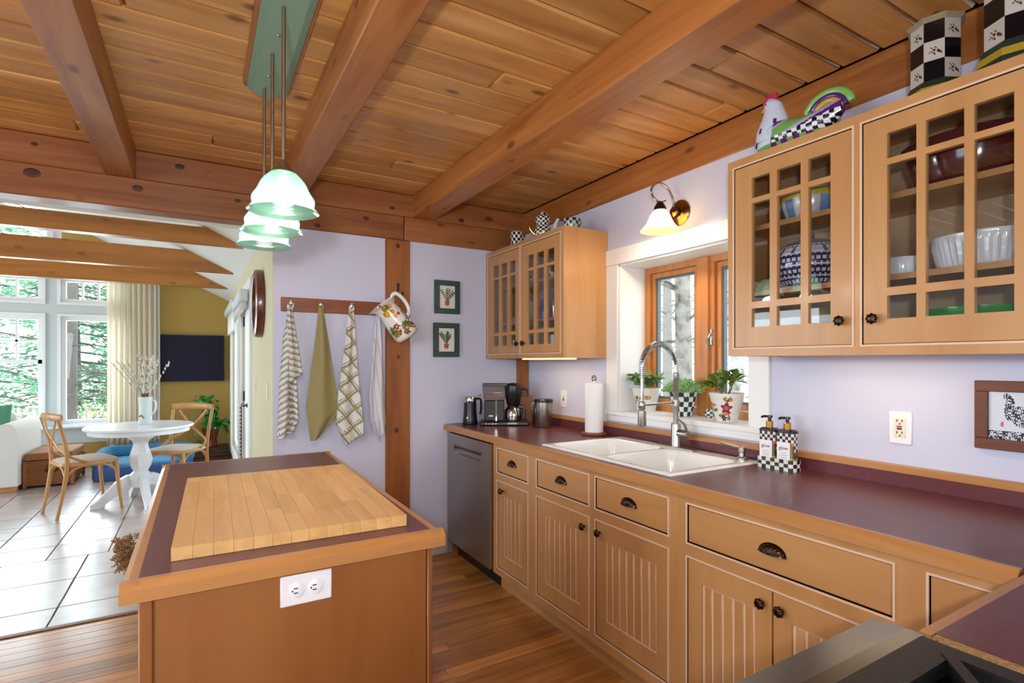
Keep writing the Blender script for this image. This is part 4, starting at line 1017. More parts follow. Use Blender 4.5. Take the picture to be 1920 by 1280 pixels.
# ================================================================ potted plants on the sill
def leaf_mesh(L_=.05, w=.016, fold=.25, droop=.3, m='leaf'):
    b = MB(); n = 6
    def f(u, v):
        s = (u-.5)*2; ww = w*math.sin(PI*min(1, v*.97+.03))**.7*(1-.25*v); return (v*L_*math.cos(droop*v), s*ww, abs(s)*ww*fold - droop*L_*v*v*.5)
    b.grid(f, 4, n); return b
LEAF = {}
LEAF['a'] = leaf_mesh(.078, .020, .5, .35).mesh('leaf', mat('leaf_olive_green', '6f8a3a', .45, 0, .2, 40), ang=3)
LEAF['b'] = leaf_mesh(.066, .016, .5, .25).mesh('leaf', mat('leaf_grey_green', '6a9350', .45, 0, .2, 40), ang=3)
LEAF['p'] = leaf_mesh(.105, .042, .25, .7).mesh('leaf', mat('leaf_pothos', '2f8a34', .3, 0, .25, 25), ang=3)
def pot_plant(name, label, loc, prof, fn, n=96, m=60, leaf=None, count=46, seed=1, spread=.09, high=.06, fluff=False, rmod=None):
    t = thing(name, label, 'potted plant', loc)
    b = plathe(prof, n, m, fn, rmod=rmod); b.build('pot', M['paint'], t)
    top = prof[-1][1]; r = prof[-1][0]
    MB().lathe([(r*.55, .012), (r*.93, top-.022), (.0001, top-.014)], 24).build('soil', mat('soil', '3a2a1e', .95, 0, .4, 80, .5), t)
    random.seed(seed)
    if fluff:
        b = MB(); V = LEAF['b'].vertices
        for k in range(2600):
            a = random.uniform(0, 2*PI); q = math.sqrt(random.random())*spread*1.05; h_ = top-.01+high*(1-(q/spread)**2*.75)*random.uniform(.35, 1)
            p = Vector((q*math.cos(a), q*math.sin(a), h_)); d = Vector((random.gauss(0,1), random.gauss(0,1), random.gauss(.4,1))).normalized()*.010; e = d.orthogonal().normalized()*.0035
            b.add([p-e, p+d*.5-e*1.2, p+d, p+d*.5+e*1.2], [(0,1,2,3)])
        for k in range(24):
            a = random.uniform(0, 2*PI); q = random.uniform(.2, .9)*spread; b.tube([(0, 0, top-.02), (q*.5*math.cos(a), q*.5*math.sin(a), top+high*.3), (q*math.cos(a), q*math.sin(a), top+high*(1-(q/spread)**2*.7)*.8)], .0012, 4)
        o = b.build('foliage', mat('fluffy_green', '86b878', .6), t, smooth=False); o['kind'] = 'stuff'
    else:
        for s in range(9):
            a = 2*PI*s/9+random.random()*.5; q = random.uniform(.35, .95)*spread; hh = high*random.uniform(.45, 1)
            tip = Vector((q*math.cos(a), q*math.sin(a), top+hh)); st = MB().tube([(q*.2*math.cos(a), q*.2*math.sin(a), top-.02), (q*.6*math.cos(a), q*.6*math.sin(a), top+hh*.6), tip], .002, 5).build('stem', mat('stem_green', '6a7a3a', .6), t)
            for k in range(count//9):
                pos = tip*random.uniform(.75, 1.0)+Vector((random.uniform(-.012, .012), random.uniform(-.012, .012), -.02*random.random())); sc = random.uniform(.7, 1.15)
                pos.z = tip.z-random.uniform(0, .03)
                place(leaf, 'leaf', t, pos, (random.uniform(-.5, .5), random.uniform(-.9, .1), random.uniform(0, 2*PI)), (sc,)*3)
    return t
PP = [(.048, 0), (.052, .004), (.062, .05), (.078, .11), (.084, .132), (.084, .138)]
flut = lambda a, z: 1+.03*math.cos(12*a)*(z > .08)
bA = rnd_blobs(8, 4, .008, .014, [(.52, .55), (.62, .65), (.42, .45), (.55, .25)], .06)
pot_plant('potted_herb', 'leafy herb in a pale flowered pot, farthest on the window sill', (2.265, 2.305, 1.0615), PP, floral(bA, lin('dcdad2'), .07, .14), leaf=LEAF['b'], count=72, seed=3, high=.085, spread=.105)
pot_plant('potted_herb', 'fluffy pale green plant in a checked pot on the window sill', (2.255, 2.02, 1.0615), [(.045, 0), (.048, .003), (.054, .03), (.066, .08), (.078, .125), (.080, .132)], checks(16, 5, lin('1f3338'), lin('dfe4e2')), n=96, m=60, fluff=True, spread=.105, high=.085, seed=9)
bC = [(.60, .50, .030, lin('8a2a3c'), lin('b85a68')), (.615, .33, .018, lin('c8502a'), lin('d8903a')), (.57, .14, .016, lin('5a2a4a'), lin('3a5a8a')), (.63, .15, .012, lin('4a5a8a'), lin('c8a03a'))]+rnd_blobs(7, 8, .006, .011, [(.45, .45), (.55, .25), (.44, .6), (.62, .8)], .04)
pot_plant('potted_herb', 'leafy succulent in a white pot with a red rose, nearest on the window sill', (2.245, 1.735, 1.0615), PP, floral(bC, lin('e2e0da'), .07, .14), leaf=LEAF['a'], count=72, seed=5, spread=.115, high=.10)
cr_ = thing('small_creamer', 'tiny dark and white creamer on the window sill between two pots', 'creamer', (2.29, 1.875, 1.0615))
plathe([(.014, 0), (.022, .012), (.022, .028), (.016, .038), (.018, .044)], 24, 12, checks(8, 4, lin('3a4a5a'), lin('d8dcdc'))).build('body', M['paint'], cr_); MB().tube(arc((.020, 0, .024), .013, -PI/2, PI/2, 8), .003, 6).build('handle', M['ceramic'], cr_)
# ================================================================ sconce
sc_ = thing('wall_sconce', 'brass and nickel wall sconce with bell glass above the window', 'wall lamp', (XW, 1.95, 2.125))
b = MB().lathe([(.0001, 0), (.066, 0), (.067, .006), (.058, .012), (.048, .016), (.026, .022), (.026, .050), (.020, .056), (.0001, .058)], 36); b.xf(Matrix.Rotation(-PI/2, 4, 'Y')); b.build('wall_plate', mat('antique_brass', '8a6a3c', .22, 1.0), sc_)
MB().tube(smooth_path([(-.045, 0, .02), (-.055, 0, .07), (-.095, 0, .118), (-.150, 0, .132), (-.196, 0, .105), (-.205, 0, .075), (-.180, 0, .045), (-.140, 0, .036), (-.105, 0, .050)], 7), [.0055]*50+[.004]*7, 8).build('arm', M['nickel'], sc_)
MB().lathe([(.006, .040), (.014, .034), (.022, .022), (.030, .008), (.031, -.004), (.026, -.006)], 24, (-.145, 0, 0)).build('shade_holder', M['bronze'], sc_)
bell = lambda H, R0, R1: [(R0, 0), (R0*1.25, -.07*H), (R0*1.75, -.25*H), (R0*2.1, -.48*H), (R0*2.5, -.68*H), (R1*.86, -.86*H), (R1, -H)]
def bell_mesh(b, H, R0, R1, c): 
    p = resample(bell(H, R0, R1), 22); b.lathe(p, 44, c, cap0=False, cap1=False); b.lathe([(r-.003, z) for r, z in p][::-1], 44, c, cap0=False, cap1=False); return b
bell_mesh(MB(), .105, .028, .100, (-.145, 0, -.006)).build('shade', lamp_glass('warm_alabaster', 'f3e2bd', 'ffe2a8', .42, .12), sc_)
MB().lathe([(.010, -.02), (.013, -.03), (.026, -.055), (.028, -.07), (.018, -.088), (.0001, -.092)], 20, (-.145, 0, 0)).build('bulb', emit('warm_bulb', 'fff0cf', 14), sc_)
def point(name, loc, power, col, parent, r=.03):
    d = bpy.data.lights.new(name, 'POINT'); d.energy = power; d.color = col; d.shadow_soft_size = r
    o = bpy.data.objects.new(name, d); COL.objects.link(o); o.location = loc; o.parent = parent; return o
point('sconce_light', (-.145, 0, -.115), 6.0, (1.0, .80, .50), sc_)
# ================================================================ pendant
pd = thing('pendant_light', 'triple pendant lamp on a sage green canopy over the island', 'pendant lamp', (.222, 1.76, ZC))
oc = lambda w, y0, y1, c: [(-w, y0), (w, y0), (w, y1-c), (w-c*.8, y1), (-w+c*.8, y1), (-w, y1-c)]
MB().prism([(p[0]+.016, p[1]) for p in oc(.088, -.9, .69, .06)], 2, -.020, 0).build('wood_backplate', M['beam_y'], pd, smooth=False)
b = MB(); 
for k, (w, z0, z1) in enumerate(((.074, -.034, -.020), (.066, -.041, -.034), (.058, -.047, -.041), (.050, -.052, -.047))): b.prism([(p[0]+.016, p[1]) for p in oc(w, -.88+.01*k, .676-.008*k, .055)], 2, z0, z1)
b.build('canopy', M['sage'], pd, smooth=False)
for yy in (-.62, -.2, .16, .45): MB().sphere((0.004, yy, -.053), .006, 10, 6).build('screw', M['nickel'], pd)
SHG = lamp_glass('pale_swirl_glass', '7fa898', 'c8fbe6', .05, .30); BULB = emit('white_bulb', 'fffdf4', 6)
for k, yy in enumerate((.0, .29, .56)):
    MB().lathe([(.0062, -.052), (.0062, -.530)], 12, (0, yy, 0)).build('rod', M['nickel'], pd)
    MB().lathe([(.006, -.520), (.010, -.526), (.012, -.532), (.020, -.540), (.022, -.546), (.034, -.554), (.037, -.562), (.033, -.564)], 28, (0, yy, 0)).build('socket_cup', M['nickel'], pd)
    s_ = bell_mesh(MB(), .118, .036, .103, (0, yy, -.560)).build('shade', SHG, pd)
    MB().lathe([(.013, -.570), (.015, -.584), (.028, -.612), (.030, -.632), (.021, -.656), (.0001, -.662)], 20, (0, yy, 0)).build('bulb', BULB, s_)
    point('pendant_lamp_light', (0, yy, -.715), 4.0, (1.0, .93, .82), pd, .035)
# ================================================================ under-cabinet lights
def strip(label, x, y0, y1, z, power):
    t = thing('under_cabinet_light', label, 'strip light', (x, (y0+y1)/2, z-.026), group='under-cabinet strip lights')
    L_ = y1-y0; MB().cbox(-.035, -L_/2, .010, .035, L_/2, .026, .002).build('housing', M['plastic_w'], t)
    MB().cbox(-.030, -L_/2+.01, 0, .030, L_/2-.01, .010, .004).build('diffuser', emit('warm_diffuser', 'ffc980', 2.0), t)
    d = bpy.data.lights.new('strip_lamp', 'AREA'); d.shape = 'RECTANGLE'; d.size = .05; d.size_y = L_*.9; d.energy = power; d.color = (1, .78, .48)
    o = bpy.data.objects.new('strip_lamp', d); COL.objects.link(o); o.parent = t; o.location = (0, 0, -.004)
strip('warm strip light under the wall cabinet beside the back wall', 1.93, 2.56, 3.12, 1.392, .9)
strip('warm strip light under the large wall cabinet', 1.93, .74, 1.20, 1.404, .7)
# ================================================================ on top of the wall cabinets
ZT = 2.146
tp = thing('checked_teapot', 'black and white checked teapot on top of the wall cabinet', 'teapot', (1.93, 2.895, ZT), rz=-.52)
plathe([(.036, 0), (.045, .004), (.055, .03), (.057, .055), (.044, .085), (.040, .095), (.046, .110), (.050, .125), (.046, .145), (.034, .156)], 72, 54, lambda u, t: checks(18, 12)(u, t)).build('body', M['paint'], tp)
plathe([(.038, .156), (.036, .160), (.022, .176), (.006, .180)], 72, 12, checks(12, 2)).build('lid', M['paint'], tp); MB().sphere((0, 0, .187), .009, 12, 8).build('lid_knob', M['brass'], tp)
MB().tube(smooth_path([(.048, 0, .045), (.075, 0, .07), (.085, 0, .11), (.100, 0, .135)], 5), [.017]*5+[.013]*5+[.010]*6, 10).build('spout', M['ceramic'], tp)
MB().tube(smooth_path([(-.048, 0, .125), (-.080, 0, .120), (-.085, 0, .075), (-.055, 0, .035)], 6), .006, 8).build('handle', M['brass'], tp)
mg = thing('checked_mug', 'black and white checked mug beside the teapot', 'mug', (1.90, 3.175, ZT))
plathe([(.033, 0), (.040, .006), (.043, .05), (.044, .098), (.041, .098), (.038, .01)], 72, 44, checks(16, 10)).build('body', M['paint'], mg); MB().tube(arc((.042, 0, .05), .026, -PI/2, PI/2, 10), .005, 8).build('handle', M['ceramic'], mg)
dd = thing('checked_dish', 'low black checked dish at the window end of the wall cabinet top', 'dish', (1.955, 2.62, ZT))
plathe([(.040, 0), (.048, .004), (.056, .035), (.060, .066), (.056, .066), (.045, .01), (.001, .008)], 72, 40, checks(18, 9, lin('14191c'), lin('9fb0a4'))).build('body', M['paint'], dd)
# hen
hn = thing('hen_figurine', 'white ceramic hen with red comb and checked wings on the large wall cabinet', 'figurine', (1.915, 1.16, ZT))
def loft_h(b, secs, n=32):
    """secs: (y, zc, rx, rz, x)"""
    vs = []; fs = []
    for (y, zc, rx, rz) in secs:
        for k in range(n): a = 2*PI*k/n; vs.append((rx*math.cos(a), y, zc+rz*math.sin(a)))
    m = len(secs)
    for i in range(m-1):
        for k in range(n): l = (k+1) % n; fs.append((i*n+k, i*n+l, (i+1)*n+l, (i+1)*n+k))
    fs.append(tuple(range(n))); fs.append(tuple((m-1)*n+k for k in range(n))[::-1]); return b.add(vs, fs)
def isecs(s, n):
    out = []
    P = smooth_path([Vector(q[:3]) for q in s], n); Q = smooth_path([Vector((q[3], 0, 0)) for q in s], n)
    return [(p.x, p.y, max(p.z, .003), max(q.x, .003)) for p, q in zip(P, Q)]
b = loft_h(MB(), isecs([(.165, .05, .02, .045), (.14, .068, .045, .064), (.09, .068, .058, .064), (.03, .058, .062, .056), (-.04, .054, .052, .05), (-.10, .070, .034, .042), (-.15, .092, .016, .028)], 16), 80)
WH, PUR, GRN = lin('cfdcf2'), lin('5a2478'), lin('6fae5c')
def henc(p, k):
    x, y, z = p
    if y > .075+.35*max(0, .07-z): return WH if z > .035 else (PUR if int(z*90) % 2 else GRN)
    if z < .052+.25*max(0, -y): return (lin('10131a') if (int((y+1)*60)+int(z*70)) % 2 else lin('dfe4ee')) if z > .032 else (GRN if int((y+1)*45) % 2 else PUR)
    w = math.sin((z*55+y*22)); return PUR if w > .35 else (GRN if w < -.35 else lin('b9a8d8'))
b.paint(henc); b.build('body', M['paint'], hn)
b = MB(); vs = []
nk = isecs([(.110, .050, .058, .058), (.108, .10, .053, .054), (.104, .145, .040, .042), (.106, .18, .030, .032), (.112, .205, .024, .027), (.120, .224, .011, .011)], 10)
b.v = []; n = 28
for (y, z, rx, ry) in nk:
    for k in range(n): a = 2*PI*k/n; b.v.append((rx*math.cos(a), y+ry*math.sin(a)*1.15, z))
for i in range(len(nk)-1):
    for k in range(n): l = (k+1) % n; b.f.append((i*n+k, i*n+l, (i+1)*n+l, (i+1)*n+k)); b.m.append(0)
b.f.append(tuple((len(nk)-1)*n+k for k in range(n))); b.m.append(0)
b.paint(lambda p, k: PUR if (p[2] < .13 and math.sin(math.atan2(p[0], p[1]-.11)*7+p[2]*40) > .93) else WH); b.build('neck', M['paint'], hn)
cs = [(.145, .204), (.150, .222), (.138, .226), (.136, .240), (.124, .236), (.116, .248), (.106, .238), (.092, .240), (.092, .222), (.100, .206), (.12, .214)]
MB().prism(cs, 0, -.007, .007).build('comb', mat('pink_red_comb', 'c22a5a', .25, coat=.3), hn)
b = MB().lathe([(.011, 0), (.008, .012), (.0001, .024)], 12); b.xf(Matrix.Translation((0, .137, .194)) @ Matrix.Rotation(-PI/2-.2, 4, 'X')); b.build('beak', mat('yellow_beak', 'd6a32a', .3), hn)
MB().sphere((0, .142, .165), .012, 12, 8, sc=(.6, .8, 1.7)).build('wattle', mat('red_wattle', '9a2038', .3), hn)
for sx in (-1, 1): MB().sphere((sx*.0205, .124, .200), .005, 10, 8).build('eye', mat('eye_grey', '3c3a3a', .2), hn)
for k, (r, cc) in enumerate(((.085, '7fb45e'), (.068, '4a2478'), (.050, 'c9963a'), (.033, '6fae5c'))):
    b = MB().tube([(0, -.10-r*.95*math.cos(a), .085+r*math.sin(a)*.85) for a in [.15+(PI*.88)*q/16 for q in range(17)]], [.010]+[.014-.0015*k]*15+[.006], 10, sq=(1, 1.0)); b.build('tail_feather', mat('tail_'+cc, cc, .2, coat=.4), hn)
# octagonal canisters
def octa(label, x, y, r, h, rot):
    t = thing('octagonal_canister', label, 'canister', (x, y, ZT), rz=rot, group='octagonal checked canisters')
    def ring(q, z, n=8): return [(q*math.cos(2*PI*k/n+PI/8), q*math.sin(2*PI*k/n+PI/8), z) for k in range(n)]
    D, Yl = mat('dark_green_glaze', '1b332e', .2), mat('yellow_glaze', 'a88f2c', .25)
    b = MB(); loft(b, [ring(r*1.22, 0), ring(r*1.25, h*.05), ring(r*1.22, h*.08)]); b.build('foot', D, t, smooth=False)
    loft(MB(), [ring(r*1.22, h*.08), ring(r*1.17, h*.145)]).build('yellow_band', Yl, t, smooth=False)
    loft(MB(), [ring(r*1.17, h*.145), ring(r*1.02, h*.215)]).build('green_band', D, t, smooth=False)
    N_ = 16; b = MB(); R3 = 3; z0, z1 = h*.215, h*.80
    vs = []; cols = []
    for f_ in range(8):
        a0, a1 = 2*PI*f_/8+PI/8, 2*PI*(f_+1)/8+PI/8; p0 = Vector((r*math.cos(a0), r*math.sin(a0), 0)); p1 = Vector((r*math.cos(a1), r*math.sin(a1), 0))
        s0 = len(b.f); b.grid(lambda u, v: tuple(p0.lerp(p1, u)+Vector((0, 0, z0+(z1-z0)*v))), N_, N_*R3)
        for j in range(N_*R3):
            for i in range(N_):
                row = j//N_; u, v = (i+.5)/N_-.5, (j % N_+.5)/N_-.5
                if (f_+row) % 2: cols.append(lin('0c0d10'))
                else:
                    d = math.hypot(u, v); a = math.atan2(v, u); cols.append(lin('3f3328') if d < .24*(.75+.25*math.cos(5*a+1)) and math.sin(d*60) > -.3 or (abs(v+u*.5) < .05 and .1 < u < .38) else lin('bfb9b4'))
    b.c = cols; b.build('body', M['paint'], t, smooth=False)
    loft(MB(), [ring(r, h*.80), ring(r*1.16, h*.83), ring(r*1.16, h*.845), ring(r*.9, h*.88), ring(r*.35, h*.915)]).build('lid', mat('cream_lid', '9a9078', .3), t, smooth=False)
    MB().sphere((0, 0, h*.955), r*.16, 14, 10).build('lid_knob', M['brass'], t)
octa('octagonal black and white canister beside the hen', 1.985, .768, .066, .305, .30)
octa('octagonal black and white canister with broad yellow base, at the right edge', 1.945, .560, .078, .335, .30)
# ================================================================ dishes behind the glass
def dish(name, label, cat, x, y, z, prof, m, n=36, fn=None, rmod=None, sc=(1,1), rows=40, grp=None):
    t = thing(name, label, cat, (x, y, z), group=grp)
    b = plathe(prof, n, rows, fn or (lambda u, t: (1,1,1)), rmod=rmod); b.v = [(v[0]*sc[0], v[1]*sc[1], v[2]) for v in b.v]
    if not fn: b.c = None
    b.build('body', M['paint'] if fn else m, t); return t
bowl = lambda r, h: [(r*.45, 0), (r*.5, h*.06), (r*.82, h*.45), (r, h), (r*.96, h), (r*.78, h*.48), (r*.4, h*.12), (.001, h*.1)]
plate = lambda r: [(r*.6, 0), (r*.65, .004), (r, .018), (r*.98, .020), (r*.6, .008), (.001, .007)]
POL = ['151d4a', 'd4d8ea']
def polka(u, t):
    if .50 < t < .62: return lin('cdd2e2') if math.sin(u*2*PI*16) < .75 else lin('2f6a5a')
    nx, ny = 44, 13; j = int(t*ny); uu = u*nx+(.5 if j % 2 else 0); d = math.hypot(uu % 1-.5, (t*ny) % 1-.5)
    return lin('c9cfe4') if d < .36 else lin('161e50')
t = dish('lidded_tureen', 'blue polka dot lidded tureen in the large wall cabinet', 'tureen', 1.985, 1.165, 1.6305, [(.08, 0), (.095, .004), (.130, .05), (.138, .085), (.134, .118), (.124, .128), (.10, .155), (.05, .176), (.02, .182)], None, 132, polka, rows=90)
MB().sphere((0, 0, .196), .016, 14, 10).build('lid_knob', mat('navy_glaze', '151d4a', .12, coat=.5), t); MB().tube(arc((0, .138, .09), .022, -PI/2, PI/2, 8, 'yz'), .007, 8).build('handle', mat('navy_glaze2', '151d4a', .12, coat=.5), t)
def weave(u, t):
    if t < .30: return lin('5f8fc0') if math.sin(u*60) > -.3 else lin('c7c7cc')
    if t < .5: return lin('d0b845')
    return lin('4a5a78') if abs(math.sin(u*40+t*16)) < .16 or abs(math.sin(u*40-t*16)) < .16 else lin('c9c5c0')
dish('patterned_bowl', 'yellow and blue patterned bowl on the top shelf of the large wall cabinet', 'bowl', 1.98, 1.155, 1.8855, [(.07, 0), (.085, .004), (.098, .04), (.105, .085), (.101, .085), (.08, .01), (.001, .01)], None, 96, weave)
dish('roasting_dish', 'big maroon baking dish on the top shelf of the large wall cabinet', 'baking dish', 1.985, .690, 1.8855, [(.10, 0), (.115, .005), (.135, .05), (.15, .105), (.163, .125), (.155, .128), (.135, .06), (.09, .015), (.001, .012)], mat('maroon_glaze', '4a1a22', .12, coat=.4), 44, sc=(.80, 1.05))
dish('white_bowl', 'small white bowl on the middle shelf of the large wall cabinet', 'bowl', 1.985, .860, 1.6305, [(.045, 0), (.055, .003), (.060, .03), (.060, .055), (.056, .055), (.05, .01), (.001, .008)], M['ceramic'])
dish('fluted_dish', 'white fluted oval baking dish on the middle shelf of the large wall cabinet', 'baking dish', 2.0, .645, 1.6305, [(.09, 0), (.115, .004), (.128, .05), (.136, .088), (.140, .090), (.130, .092), (.112, .01), (.001, .008)], M['ceramic'], 180, rmod=lambda a, z: 1+.018*math.cos(44*a)*(.01 < z < .08), sc=(.85, 1.0))
dish('green_tray', 'green oval platter on the bottom shelf of the large wall cabinet', 'platter', 1.98, .650, 1.426, [(.09, 0), (.11, .004), (.140, .05), (.150, .078), (.146, .080), (.10, .012), (.001, .010)], mat('green_glaze', '1f8a3c', .15, coat=.4), 48, sc=(.8, 1.0))
for k in range(4): dish('dinner_plate', ['lowest', 'second lowest', 'second highest', 'topmost'][k]+' plate in the stack behind the left glass door of the large wall cabinet', 'plate', 1.985, 1.10, 1.4145+.0195*k, plate(.125), mat('grey_stoneware', '6f6c68' if k % 2 else '55534f', .3), grp='stacked plates in the large wall cabinet')
# left cabinet contents
for k, (y, r, h, c) in enumerate(((3.18, .045, .06, 'a'), (3.09, .042, .055, 'b'), (2.83, .045, .075, 'c'), (2.69, .045, .07, 'd'))):
    dish('checked_cup', ['black checked cup at the back wall end of the top shelf', 'second black checked cup behind the left glass door', 'pale green cup on the top shelf behind the right glass door', 'dark and green cup on the top shelf nearest the window'][k], 'cup', 1.96, y, 1.8855, [(r*.7, 0), (r*.8, .004), (r, h*.5), (r, h), (r*.93, h), (r*.7, .01), (.001, .008)], None, 48, checks(10, 5, BLK, lin('9fc4b0') if k > 1 else CRM))
dish('white_serving_bowl', 'white footed bowl on the middle shelf behind the left glass door', 'bowl', 1.975, 3.12, 1.6305, bowl(.085, .075), M['ceramic']); dish('white_mixing_bowl', 'white bowl stacked inside the footed bowl', 'bowl', 1.975, 3.12, 1.655, bowl(.070, .105), M['ceramic'])
dish('blue_jug', 'cobalt blue jug on the middle shelf behind the right glass door', 'jug', 1.96, 2.905, 1.6305, [(.035, 0), (.042, .004), (.045, .06), (.035, .10), (.038, .118), (.034, .118), (.03, .01), (.001, .008)], mat('cobalt_glaze', '26308a', .12, coat=.4))
for k, y in enumerate((2.80, 2.71, 2.62)):
    dish('drinking_glass', ['drinking glass nearest the blue jug', 'middle one of three drinking glasses', 'drinking glass nearest the window side'][k], 'glass', 1.96, y, 1.6305, [(.030, 0), (.033, .004), (.037, .17), (.035, .17), (.030, .012), (.001, .010)], M['clear'], grp='drinking glasses in the wall cabinet')
for k, (y, nm) in enumerate(((3.30, 'glass nearest the back wall'), (3.20, 'glass between two others'), (3.10, 'glass nearest the cabinet middle'))):
    dish('tumbler', 'low tumbler '+nm+' on the bottom shelf', 'tumbler', 1.96, y, 1.4145, [(.032, 0), (.035, .004), (.038, .085), (.036, .085), (.031, .010), (.001, .009)], M['clear'], grp='low tumblers in the wall cabinet')
dish('white_mug', 'white mug on the bottom shelf behind the right glass door', 'mug', 1.965, 2.78, 1.4145, [(.040, 0), (.046, .004), (.048, .10), (.044, .10), (.040, .01), (.001, .008)], M['ceramic'])
for k in range(4): dish('saucer', ['lowest', 'second lowest', 'second highest', 'topmost'][k]+' saucer in the stack at the window side of the bottom shelf', 'saucer', 1.97, 2.645, 1.4145+.0195*k, plate(.07), mat('dark_stoneware', '5c5a58', .3) if k % 2 else M['ceramic'], grp='stacked saucers in the wall cabinet')
# ================================================================ dining area
WCH = wood('chair_oak', '9a6a34', 'b8854a', 'c9985c', 'Z', .4, 1.2, .04, 0, .1, .04, 9); LINEN = mat('oat_linen', 'cbbfae', .9, 0, .08, 300, .2)
def make_chair(label, loc, rz):
    t = thing('dining_chair', label, 'chair', loc, rz, group='cross-back dining chairs')     # faces +x
    for s in (-1, 1):
        MB().tube(smooth_path([(-.255, s*.185, 0), (-.215, s*.190, .22), (-.190, s*.195, .44), (-.200, s*.205, .62), (-.255, s*.215, .86)], 6), [.014]*6+[.016]*6+[.017]*6+[.015]*7, 10).build('rear_leg', WCH, t)
        MB().tube(smooth_path([(.215, s*.205, 0), (.190, s*.198, .22), (.175, s*.190, .445)], 6), [.013]*5+[.016]*4+[.018]*4, 10).build('front_leg', WCH, t)
        MB().tube(smooth_path([(-.255, -s*.150, .835), (-.250, -s*.08, .745), (-.232, 0, .665), (-.215, s*.10, .59), (-.165, s*.200, .525), (-.06, s*.218, .468)], 6), .011, 8, sq=(1.3, .7)).build('cross_brace', WCH, t)
        MB().tube(smooth_path([(-.195, s*.19, .30), (-.175, s*.19, .38), (-.10, s*.195, .43), (0, s*.20, .437), (.08, s*.198, .43), (.155, s*.195, .38), (.180, s*.195, .30)], 5), .010, 8).build('side_arch', WCH, t)
    for x in (.178, -.198): MB().tube(smooth_path([(x, -.19, .28), (x, -.17, .37), (x, -.10, .425), (x, 0, .435), (x, .10, .425), (x, .17, .37), (x, .19, .28)], 5), .010, 8).build('end_arch', WCH, t)
    MB().tube(smooth_path([(-.235, -.222, .868), (-.272, -.12, .876), (-.282, 0, .878), (-.272, .12, .876), (-.235, .222, .868)], 6), .024, 10, sq=(1.35, .55)).build('top_rail', WCH, t)
    o = rrect(.43, .43, .10, 6); o = [(p[0]-.005, p[1]*(1.0+.12*p[0])) for p in o]
    loft(MB(), [[(p[0]*s, p[1]*s, z) for p in o] for s, z in ((.97, .436), (1.0, .442), (1.0, .462), (.98, .468))]).build('seat_frame', WCH, t)
    loft(MB(), [[(p[0]*s, p[1]*s, z) for p in o] for s, z in ((.93, .466), (.93, .474), (.85, .482), (.5, .487), (.1, .488))]).build('seat_pad', LINEN, t)
    return t
make_chair('cross-back oak chair nearest the tile edge, its back turned to the window', (-.90, 6.17, 0), .447)
make_chair('cross-back oak chair by the olive wall in front of the green plant', (-.20, 6.45, 0), -2.16)
TW = mat('white_table_paint', 'e4e6ea', .3, coat=.2)
tb = thing('pedestal_table', 'round white pedestal dining table', 'table', (-.49, 6.26, 0), rz=math.radians(15))
MB().lathe([(.0001, .712), (.425, .712), (.440, .718), (.443, .730), (.438, .740), (.0001, .741)], 64).build('tabletop', TW, tb)
MB().lathe([(.400, .670), (.408, .674), (.408, .712), (.395, .712), (.395, .670), (.400, .670)], 64, cap0=False, cap1=False).build('apron', TW, tb)
MB().lathe([(.105, .23), (.105, .26), (.085, .275), (.060, .30), (.085, .35), (.100, .41), (.082, .48), (.062, .545), (.062, .57), (.080, .60), (.105, .615), (.105, .712), (.0001, .712)], 8, phase=PI/8).build('pedestal', TW, tb, ang=.5)
MB().lathe([(.0001, .15), (.075, .15), (.082, .17), (.082, .24), (.0001, .24)], 8, phase=PI/8).build('hub', TW, tb)
for k in range(4):
    b = MB().prism([(.06, .27), (.06, .16), (.12, .155), (.20, .085), (.28, .028), (.30, 0), (.385, 0), (.388, .035), (.33, .07), (.26, .15), (.18, .235), (.11, .27)], 1, -.028, .028); b.xf(Matrix.Rotation(PI/2*k, 4, 'Z')); b.build('leg', TW, tb)
vz = thing('white_vase_jug', 'white ceramic jug vase on the dining table', 'vase', (-.455, 6.31, .742), rz=-.55)
MB().lathe([(.054, 0), (.057, .004), (.055, .14), (.057, .255), (.060, .268), (.056, .268), (.052, .14), (.048, .012), (.0001, .010)], 40).build('body', mat('pale_aqua_glaze', 'cfdcd8', .18, coat=.4), vz)
MB().tube(smooth_path([(.054, 0, .235), (.095, 0, .225), (.105, 0, .17), (.085, 0, .115), (.055, 0, .09)], 6), .007, 8).build('handle', M['ceramic'], vz)
b = MB().tube(smooth_path([(-.028, -.0555, .075), (-.01, -.058, .088), (.010, -.058, .080), (.024, -.0545, .06)], 4), .003, 6, sq=(2.2, .5)); b.build('motif', mat('rust_motif', 'a5603a', .4), vz)
pw = thing('pussy_willow', 'bunch of pussy willow branches in the white jug vase', 'branches', (-.455, 6.31, .765), rz=-.55)
random.seed(17); TWG, CAT = mat('willow_twig', '6b4a36', .7), mat('willow_catkin', 'd9d2c4', .8)
for k in range(24):
    a = random.uniform(-1, 1); lean = a*.52; tip = Vector((math.sin(lean)*.62 if abs(a) > .2 else lean*.5, random.uniform(-.14, .14), .40+.24*math.cos(lean*1.2)*random.uniform(.75, 1.05)))
    p0 = Vector((random.uniform(-.025, .025), random.uniform(-.025, .025), 0)); mid = p0.lerp(tip, .5)+Vector((-.10*math.sin(lean), 0, .02)); P_ = smooth_path([p0, Vector((p0.x*1.2+lean*.04, p0.y, .25)), mid+Vector((0, 0, .05)), tip], 6)
    b = MB().tube(P_, [.0036-.0020*i/(len(P_)-1) for i in range(len(P_))], 5)
    for i in range(8, len(P_)):
        for q in range(2):
            d = Vector((random.gauss(0, 1), random.gauss(0, 1), .6)).normalized(); c = P_[i]+(P_[max(i-1,0)]-P_[i])*random.random()+d*.007; b.sphere(c, .0105 if a > .1 else .0075, 6, 4, 1, (.8, .8, 1.5))
    b.build('branch', [TWG, CAT], pw)
